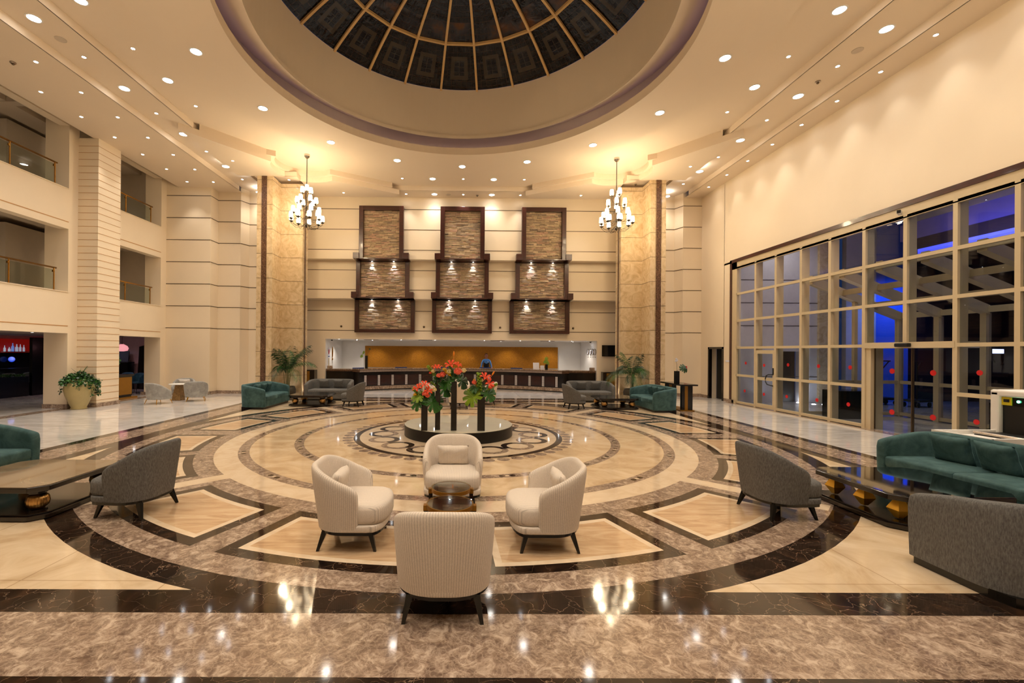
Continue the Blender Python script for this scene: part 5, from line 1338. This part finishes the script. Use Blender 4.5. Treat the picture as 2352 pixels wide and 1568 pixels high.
for k, (dx, w_, h_) in enumerate(((-.2, .3, .34), (.1, .2, .2))):
    o = MB().box(-w_ / 2, w_ / 2, -.01, .01, 0, h_).build('leaflet_stand', [M['paper']]); o.location = (x + dx, y, 1.04); o.rotation_euler = (radians(-12), 0, 0)
    tag(o, ('taller' if k == 0 else 'smaller') + ' white leaflet stand on the right part of the reception counter', 'leaflet holder')
M['bluep'] = plain('blue_keyboard', srgb(40, 70, 140), .5)
for k, d_ in enumerate((-44, -24, -6, 9.5, 22)):
    x, y = on_arc(max(-41, d_), 7.5); o = MB().box(-.3, .3, -.03, .03, 0, .04).build('desk_tray', M['bluep']); o.location = (x, y, 1.042); o.rotation_euler = (0, 0, -radians(d_))
    tag(o, 'dark blue tray on the reception counter, ' + ['at the left end', 'left of centre', 'near the centre left of the receptionist', 'just right of the receptionist', 'on the right half'][k], 'tray', 'trays on the reception counter')
# wall items in the niche
for i, y in enumerate((21.25, 21.62, 22.02, 22.45)):
    r = empty('wall_clock', (6.42, y, 1.92), 0, 'round wall clock right of reception, %s of four' % ('nearest the camera', 'second from the camera', 'third from the camera', 'farthest')[i], 'clock', 'four world clocks')
    Mx = Matrix.Rotation(radians(-90), 4, 'Y')
    MB().lathe([(.15, 0), (.16, .02), (.15, .04), (.135, .04)], 28, 0, Mx, cap=False).build('rim', M['steel'], r); MB().lathe([(0, .025), (.14, .025)], 28, 0, Mx, cap=False).build('dial', M['paper'], r)
    MB().box(-.032, -.028, -.004, .004, -.01, .09).box(-.032, -.028, -.06, .005, -.004, .004).build('hands', M['blackm'], r)
    MB().box(-.005, 0, -.09, .09, -.27, -.24).build('city_name', M['groove'], r)
r = empty('tapered_sign', (-6.62, 21.5, 1.5), 0, 'tall pale plaque with a red oval and a blue stripe left of reception', 'sign')
MB().box(0, .02, -.16, .16, -.45, .35).add([(0.02, .16 * cos(a), .35 + .2 * sin(a)) for a in [pi * i / 12 for i in range(13)]], [tuple(range(13))]).build('board', M['paper'], r)
MB().add([(.025, .08 * cos(a), .33 + .13 * sin(a)) for a in [2 * pi * i / 20 for i in range(20)]], [tuple(range(20))]).build('red_oval', M['red'], r)
MB().box(.022, .026, -.13, .13, .08, .12).build('blue_stripe', M['bluep'], r); MB().box(.022, .026, -.07, .07, -.42, .02).build('text_column', M['clay'], r)
r = empty('wall_pendant', (-6.6, 22.1, 1.6), 0, 'long bronze ornament hanging on the white wall left of reception', 'ornament')
MB().ell((0, 0, .2), (.03, .07, .3), 12, 10).ell((0, 0, -.14), (.03, .08, .06), 10, 6).build('body', M['brass'], r, smooth=True); MB().tube([(0, 0, -.18), (0, .02, -.5)], .008, 6).tube([(0, -.03, -.18), (0, -.04, -.35)], .006, 6).build('tassel', M['steel'], r)
r = empty('television', (6.95, 20.95, 1.98), 0, 'black wall television right of reception beside the marble pillar', 'television')
MB().box(-.32, .32, -.09, -.03, -.27, .27).build('screen', M['tv'], r, bevel=.008); MB().box(-.1, .1, -.03, 0, -.1, .1).build('bracket', M['blackm'], r)
for sx, nm in ((-1, 'left'), (1, 'right')):
    r = empty('side_cabinet', (-7.35 if sx < 0 else 6.98, 20.6, 0), 0, 'dark wood cabinet with ochre front in the corner %s of reception' % nm, 'cabinet', 'cabinets beside reception')
    MB().box(-.42, .42, -.2, .2, 0, .98).build('body', M['darkwood'], r); x0, x1 = (-.38, .2) if sx < 0 else (-.28, .4)
    MB().box(x0, x1, -.215, -.2, .08, .92).build('door', M['goldpaint'], r)
for x, nm in ((-6.4, 'left'), (6.2, 'right')):
    r = empty('dome_camera', (x, 21.3, 2.45), 0, 'small dark dome camera under the reception ceiling, %s end' % nm, 'security camera', 'dome cameras')
    MB().lathe([(.07, 0), (.07, -.03), (.0, -.03)], 14).build('base', M['white'], r); MB().ell((0, 0, -.04), (.05, .05, .05), 12, 8).build('dome', M['tv'], r)

# ------------------------------------------------------------------ receptionist (skin-modifier body)
def skinned(name, verts, edges, radii, mat, par, root=0, sub=2):
    me = bpy.data.meshes.new(name); me.from_pydata(verts, edges, []); me.materials.append(mat)
    o = bpy.data.objects.new(name, me); COL.objects.link(o); o.parent = par
    md = o.modifiers.new('k', 'SKIN'); md.use_smooth_shade = True
    for i, r_ in enumerate(radii):
        r_ = r_ if isinstance(r_, tuple) else (r_, r_); me.skin_vertices[0].data[i].radius = r_
    me.skin_vertices[0].data[root].use_root = True
    s = o.modifiers.new('s', 'SUBSURF'); s.levels = sub; s.render_levels = sub
    return o
pr = empty('person', (1.22, 23.2, 0), 0, 'person standing behind the reception counter in a blue shirt and navy waistcoat', 'person')
M['skin'] = plain('skin', srgb(176, 116, 92), .6, noise=.03); M['shirt'] = plain('blue_shirt', srgb(84, 146, 226), .8); M['vest'] = plain('navy_vest', srgb(8, 12, 26), .8)
M['trous'] = plain('dark_trousers', srgb(14, 16, 24), .8); M['hair'] = plain('dark_hair', srgb(34, 20, 14), .7)
bv = [(0, 0, .95), (0, 0, 1.12), (0, 0, 1.32), (0, .01, 1.44), (0, .0, 1.52), (.17, 0, 1.42), (.24, -.01, 1.22), (.275, -.06, 1.06), (.28, -.12, 1.05), (-.17, 0, 1.42), (-.24, -.01, 1.22), (-.275, -.06, 1.06), (-.28, -.12, 1.05), (.09, 0, .88), (.1, 0, .5), (.1, .01, .09), (.1, -.12, .04), (-.09, 0, .88), (-.1, 0, .5), (-.1, .01, .09), (-.1, -.12, .04)]
be = [(0, 1), (1, 2), (2, 3), (3, 4), (3, 5), (5, 6), (6, 7), (7, 8), (3, 9), (9, 10), (10, 11), (11, 12), (0, 13), (13, 14), (14, 15), (15, 16), (0, 17), (17, 18), (18, 19), (19, 20)]
br = [(.15, .1), (.145, .1), (.17, .11), (.11, .085), .055, .068, .05, .038, .03, .068, .05, .038, .03, .085, .062, .045, .04, .085, .062, .045, .04]
skinned('body', bv, be, br, M['shirt'], pr)
skinned('waistcoat', [(0, .0, .98), (0, 0, 1.12), (0, 0, 1.3), (.09, 0, 1.42), (-.09, 0, 1.42)], [(0, 1), (1, 2), (2, 3), (2, 4)], [(.165, .115), (.16, .115), (.185, .125), (.075, .09), (.075, .09)], M['vest'], pr)
MB().add([(-.035, -.145, 1.43), (.035, -.145, 1.43), (.0, -.16, 1.27)], [(0, 1, 2)]).add([(-.035, -.10, 1.47), (.035, -.10, 1.47), (.035, -.147, 1.43), (-.035, -.147, 1.43)], [(3, 2, 1, 0)]).build('shirt_front', M['shirt'], pr)
skinned('trousers', [(0, 0, .96), (.09, 0, .86), (.1, 0, .5), (.1, .01, .08), (-.09, 0, .86), (-.1, 0, .5), (-.1, .01, .08)], [(0, 1), (1, 2), (2, 3), (0, 4), (4, 5), (5, 6)], [(.16, .11), .1, .075, .06, .1, .075, .06], M['trous'], pr)
hd = MB(); prof = [(0, -.125), (.045, -.115), (.068, -.07), (.078, -.01), (.082, .04), (.076, .09), (.05, .12), (0, .13)]
hd.lathe(prof, 24, 0, Matrix.Translation((0, 0, 1.665)) @ Matrix.Diagonal((.93, 1.12, 1, 1)), cap=False)
hd.ell((0, -.092, 1.655), (.013, .02, .026), 8, 6); hd.ell((.08, .005, 1.665), (.01, .02, .032), 8, 6); hd.ell((-.08, .005, 1.665), (.01, .02, .032), 8, 6); hd.tube([(0, .01, 1.57), (0, .01, 1.49)], .048, 12)
hd.build('head', M['skin'], pr, smooth=True)
MB().lathe([(.079, .035), (.086, .06), (.078, .105), (.05, .135), (0, .145)], 24, 0, Matrix.Translation((0, .012, 1.665)) @ Matrix.Diagonal((.95, 1.1, 1, 1)), cap=False).build('hair', M['hair'], pr, smooth=True)
MB().ell((.03, -.083, 1.68), (.014, .008, .007), 8, 6).ell((-.03, -.083, 1.68), (.014, .008, .007), 8, 6).box(-.045, -.015, -.09, -.082, 1.697, 1.703).box(.015, .045, -.09, -.082, 1.697, 1.703).ell((0, -.083, 1.61), (.026, .008, .006), 8, 6).build('face_features', M['hair'], pr)
for s in (-1, 1):
    hv = [(0, 0, 0), (0, -.045, .0)]; e = [(0, 1)]; rr = [(.028, .017), (.036, .015)]
    for k, (dx, l_) in enumerate(((-.028, .055), (-.01, .065), (.01, .06), (.028, .048))):
        hv += [(dx, -.075, 0), (dx * 1.15, -.075 - l_ * .55, -.005), (dx * 1.2, -.075 - l_, -.018)]; b = len(hv) - 3; e += [(1, b), (b, b + 1), (b + 1, b + 2)]; rr += [.0095, .0085, .0075]
    hv += [(-s * .04, -.03, -.004), (-s * .058, -.06, -.008)]; b = len(hv) - 2; e += [(0, b), (b, b + 1)]; rr += [.011, .009]
    h = skinned('hand', hv, e, rr, M['skin'], pr, 0, 1); h.location = (s * .28, -.16, 1.058)
o = MB().box(-.035, .035, -.003, .003, -.012, .012).build('name_badge', M['paper'], pr); o.location = (.09, -.142, 1.36)

# ------------------------------------------------------------------ console table by the far right sofa
r = empty('console_table', (7.35, 14.9, 0), 0, 'dark console table with ochre panel legs behind the far right teal sofa', 'console table')
MB().box(-.28, .28, -.75, .75, .83, .88).build('tabletop', M['darkwood'], r, bevel=.008)
for y in (-.55, .55):
    MB().box(-.18, .18, y - .05, y + .05, .02, .83).build('leg', M['darkwood'], r); MB().box(-.08, .02, y - .055, y + .055, .02, .83).build('leg_inlay', M['goldpaint'], r)
MB().box(-.22, .22, -.65, .65, 0, .03).build('foot_bar', M['goldpaint'], r)
blackvase(7.15, 14.6, .88, .42, .13, 'black vase on the console table behind the far right teal sofa', 'black vases')
r = empty('orchid_arrangement', (7.15, 14.6, 1.3), 0, 'white orchid and a monstera leaf in the vase on the console table', 'flower arrangement')
leafp(.19, 1, M['leaf_d'], r, (.22, -.02, .06), (.2, -.9, .4), -.5); MB().tube([(0, 0, 0), (0, 0, .2), (-.03, 0, .38)], .005, 5).tube([(0, 0, 0), (.1, 0, .08), (.2, 0, .1)], .004, 5).build('stem', M['leaf_d'], r)
for k, (dx, dz_) in enumerate(((-.03, .4), (-.05, .33), (.0, .35))): ori(bloom(.045, k, 14), M['paper'], r, 'orchid', (dx, -.02, dz_), (0, -.5, 1))

# ------------------------------------------------------------------ baggage scanner at the right edge
r = empty('baggage_scanner', (8.9, 6.3, 0), 0, 'white baggage scanner with green light and dark tunnel at the right edge', 'baggage scanner')
m = MB(); m.box(-.75, -.67, -.42, -.30, 0, 1.36).box(-.75, -.67, .30, .42, 0, 1.36).box(-.75, -.67, -.42, .42, 1.28, 1.38); m.box(-.67, 1.2, -.42, .42, 1.28, 1.38).box(-.67, 1.2, -.42, .42, .45, .62).box(-.67, 1.2, -.42, -.37, .6, 1.3).box(-.67, 1.2, .37, .42, .6, 1.3)
m.build('housing', M['white'], r, bevel=.03)
MB().box(-.69, -.6, -.36, .36, .62, 1.15).build('tunnel_curtain', M['blackm'], r)
MB().box(-.70, -.66, -.33, .33, 1.15, 1.28).build('control_strip', M['tv'], r)
MB().box(-.712, -.70, .18, .30, 1.155, 1.275).build('warning_label', plain('yellow_label', srgb(214, 190, 20), .5), r)
MB().box(-.716, -.712, .205, .275, 1.2, 1.245).lathe([(0, 0), (.014, 0), (.014, .003), (0, .003)], 12, 0, Matrix.Translation((-.717, .24, 1.222)) @ Matrix.Rotation(radians(-90), 4, 'Y'), cap=False).build('camera_symbol', M['blackm'], r)
MB().ell((-.71, .10, 1.22), (.01, .02, .02), 10, 8).build('green_led', emit('green_led', (.1, 1, .45, 1), 14), r)
MB().box(-.66, 1.1, -.33, .33, 0, .45).build('cabinet_base', M['blackm'], r)
r = empty('scanner_tray_table', (7.72, 6.3, 0), 0, 'white roller tray table standing before the baggage scanner', 'table')
m = MB(); m.box(-.5, .5, -.36, .36, .66, .70); m.box(-.5, .5, -.38, -.34, .66, .76).box(-.5, .5, .34, .38, .66, .76).box(-.52, -.48, -.38, .38, .66, .76); m.build('tray', M['white'], r)
for x in (-.38, .38):
    for y in (-.3, .3): MB().box(x - .025, x + .025, y - .025, y + .025, 0, .66).build('leg', M['white'], r)
MB().box(.05, .55, -.30, .30, .70, .735).build('belt', M['blackm'], r); MB().tube([(.05, -.3, .735), (.05, .3, .735)], .022, 10).build('roller', M['steel'], r)

# ------------------------------------------------------------------ bar and lounge behind the left openings
br_ = MB(); br_.box(-17.6, -13.3, 18.45, 18.5, 0, 2.45); br_.box(-17.6, -13.25, -4, -3.8, 0, 2.6)
struct(MB().box(-23, LX - .3, -4, 24, 2.45, 2.6).build('ceiling', M['corr']))
struct(MB().box(-23.0, -22.9, 12, 24, 0, 2.45).box(-23, -12.6, 23.0, 23.1, 0, 2.45).build('wall_lounge', plain('lilac_wall', srgb(196, 180, 186), .7)))
pb = empty('planter_wall', (-17.4, 17.5, 0), 0, 'low black planter wall with green plants before the bar', 'planter')
MB().box(-.15, .15, -6.0, -.02, 0, .78).build('box', M['black'], pb)
gm_ = MB(); rnd = random.Random(9)
for k in range(1200):
    Mx = Matrix.Translation((rnd.uniform(-.14, .14), rnd.uniform(-6.0, -.1), .78 + rnd.uniform(0, .12))) @ Matrix.Rotation(rnd.uniform(0, 6.3), 4, 'Z') @ Matrix.Rotation(rnd.uniform(.2, 1.5), 4, 'Y')
    gm_.add([(0, 0, 0), (.03, -.03, 0), (.07, 0, 0), (.03, .03, 0)], [(0, 1, 2, 3)], 0, Mx)
gm_.build('plants', M['leaf'], pb)
o = MB().box(-.06, .06, -1.35, 1.8, 0, 2.32).build('black_screen', M['black']); o.location = (-17.25, 18.9, 0); tag(o, 'tall black partition right of the bar, seen through the near opening', 'partition')
bb = empty('back_bar', (-20.5, 20.0, 0), radians(90), 'red lit back bar shelving with bottles seen at the left edge', 'bar shelving')
MB().box(-.62, 1.6, .0, .06, .9, 2.3).build('red_panel', emit('red_glow_panel', (.8, .02, .01, 1), .12, srgb(120, 8, 8)), bb)
MB().box(-.55, 1.6, -.25, 0, 1.70, 1.73).build('shelf', M['steel'], bb); MB().box(-1.6, 1.6, -.3, .05, 0, .92).build('cabinet', M['black'], bb); MB().box(-.62, 1.6, -.02, .01, .95, 1.68).build('mirror_back', M['tv'], bb)
def bottle(h_, w_): return MB().lathe([(w_, 0), (w_, h_ * .55), (w_ * .4, h_ * .72), (w_ * .35, h_), (0, h_)], 12)
mb_ = [emit('frosted_bottle', (.75, .8, 1, 1), .25), emit('blue_bottle', (.15, .35, 1, 1), .3)]
import itertools
Mb = Matrix.Translation((-20.5, 20.0, 0)) @ Matrix.Rotation(radians(90), 4, 'Z')
for i, (u, h_, w_, q) in enumerate(((-.45, .27, .04, 0), (-.25, .2, .045, 0), (-.1, .38, .05, 1), (.08, .33, .055, 0), (.24, .33, .04, 0), (.40, .3, .04, 0))):
    o = bottle(h_, w_).build('bottle', mb_[q], smooth=True); o.location = Mb @ Vector((u, -.12, 1.731)); tag(o, 'bottle on the bar shelf, %s' % ('leftmost', 'short one', 'tall blue one', 'white one in the middle', 'slim white one', 'rightmost')[i], 'bottle', 'bottles on the bar shelf')
o = MB().ell((0, 0, 0), (.13, .1, .12), 14, 10).build('blue_lamp', emit('blue_lamp', (.02, .1, 1, 1), .6)); o.location = Mb @ Vector((-.22, -.2, 1.38)); tag(o, 'glowing blue object on the back bar', 'lamp')
bc = empty('bar_counter', (-19.5, 19.3, 0), radians(90), 'dark bar counter before the red shelving', 'bar counter')
MB().box(-1.8, 1.5, -.25, .25, 0, .98).build('body', M['black'], bc); MB().box(-1.9, 1.55, -.32, .3, .98, 1.02).build('counter_top', M['steel2'] if 'steel2' in M else M['black'], bc)
def dchair(loc, rz, label, mat, grp):
    r = empty('dining_chair', loc, rz, label, 'chair', grp)
    v, fa = shell(.25, -.24, .1, .86, .66, .46, .035, .92, nseg=24, rc=.2, sh=1.2); MB().add(v, fa).build('backrest', mat, r, smooth=True, recalc=True)
    MB().box(-.23, .23, -.2, .24, .42, .48).build('seat', mat, r, bevel=.02)
    for x in (-.2, .2):
        for y in (-.18, .2): MB().tube([(x * .9, y * .9, .42), (x * 1.1, y * 1.1, 0)], .012, 6).build('leg', M['blackm'], r)
dchair((-18.75, 18.1, 0), radians(60), 'grey green bar chair behind the planter wall, left one', M['velv_grey'], 'bar chairs'); dchair((-18.75, 18.75, 0), radians(100), 'grey green bar chair behind the planter wall, right one', M['velv_grey'], 'bar chairs')
dchair((-14.05, 18.9, 0), radians(170), 'blue dining chair right of the potted leaf, seen through the far opening', M['blue_fab'], 'blue dining chairs'); dchair((-14.7, 19.2, 0), radians(200), 'blue dining chair just behind the potted leaf, seen through the far opening', M['blue_fab'], 'blue dining chairs'); dchair((-15.5, 18.95, 0), radians(90), 'blue dining chair at the left of the far opening', M['blue_fab'], 'blue dining chairs')
# host cabinet in the far opening
hc = empty('host_cabinet', (-13.1, 16.4, 0), 0, 'dark cabinet with two ochre doors in the opening right of the grooved column', 'cabinet')
MB().box(-.3, .3, -.95, .6, .12, .86).box(-.34, .34, -1.0, .65, .86, .92).build('body', M['darkwood'], hc)
MB().box(-.36, .36, -1.1, .8, 0, .06).build('plinth', M['goldpaint'], hc); MB().box(-.3, .3, -.9, .55, .06, .12).build('recess', M['blackm'], hc)
for a, b in ((-.92, -.22), (-.08, .56)): MB().box(.3, .312, a, b, .16, .82).build('door', M['goldpaint'], hc)
blackvase(-12.95, 16.35, .92, .38, .13, 'black vase with a single monstera leaf on the host cabinet', 'black vases')
r = empty('potted_leaf', (-12.95, 16.35, 1.3), 0, 'big single monstera leaf in the vase on the host cabinet', 'plant')
leafp(.22, 1, M['leaf'], r, (.03, -.05, .2), (.5, -.8, .2), pi); MB().tube([(0, 0, 0), (0, -.02, .2)], .006, 5).build('stem', M['leaf_d'], r)
# lounge wall, arched dark door, picture, pendant
dd = empty('door_5', (-15.4, 20.85, 0), 0, kind='structure')
MB().prism([(0, 0), (1.3, 0), (1.3, 2.3), (.1, 2.0)], 0, .12, 0, Matrix.Rotation(radians(90), 4, 'X')).build('frame', M['darkwood'], dd); MB().box(.3, 1.2, -.14, -.12, 0, 2.0).build('leaf', M['tv'], dd)
struct(MB().box(-18.4, -13.2, 20.92, 21.0, 0, 2.45).build('wall_lounge', plain('pinkish_wall', srgb(208, 184, 190), .7)))
sd = empty('sideboard', (-16.15, 20.55, 0), 0, 'black sideboard with shelves under the dark picture', 'sideboard')
MB().box(-.7, .6, -.2, .2, 0, 1.25).build('body', M['black'], sd)
MB().box(-.72, .62, -.22, .22, 1.25, 1.28).build('top', M['blackm'], sd)
o = MB().box(-.32, .32, -.02, .02, 0, .5).build('dark_picture', plain('dark_violet_canvas', srgb(38, 34, 50), .5)); o.location = (-16.05, 20.62, 1.285); o.rotation_euler = (radians(-10), 0, 0); tag(o, 'dark picture leaning on the sideboard', 'picture')
r = empty('pendant_lamp', (-15.15, 19.5, 2.45), 0, 'glowing pink and red glass pendant lamp in the lounge', 'pendant lamp')
MB().lathe([(.08, 0), (.08, -.02), (0, -.02)], 12).tube([(0, 0, 0), (0, 0, -.32)], .008, 6).lathe([(.0, -.28), (.05, -.36), (.0, -.36)], 12).build('cord', M['blackm'], r)
MB().lathe([(.06, -.35), (.2, -.44), (.24, -.54), (.2, -.64), (.08, -.67)], 18, cap=False).build('glass_shade', emit('pink_glass', (1, .35, .38, 1), .7), r, smooth=True); MB().ell((0, 0, -.54), (.08, .08, .08), 12, 8).build('bulb', emit('red_bulb', (1, .25, .12, 1), 2), r)
spot((-15.9, 18.9, 2.35), 40, (1, .55, .6), 160); spot((-16.6, 19.8, 2.35), 30, (.8, .8, 1), 150); spot((-15.2, 15.5, 2.4), 30, (1, .9, .9), 150); spot((-15.6, 11.5, 2.4), 60, (1, .85, .8), 150); spot((-19.4, 19.0, 2.35), 50, (.8, .85, 1), 150)
for i, (x, y) in enumerate(((-15.2, 15.5), (-15.4, 11.8), (-14.2, 19.0))):
    q = copy_tree(PS, (x, y, 2.45), 0, 'tiny spotlight in the low lounge ceiling, %s' % ('behind the grooved column', 'through the near opening', 'through the far opening')[i], 'lounge spotlights'); q['category'] = 'ceiling light'
struct(MB().box(-22.9, -17.4, 22.0, 22.1, 0, 2.45).box(-20.75, -20.6, 10, 22, 0, 2.45).build('wall_lounge', M['white']))
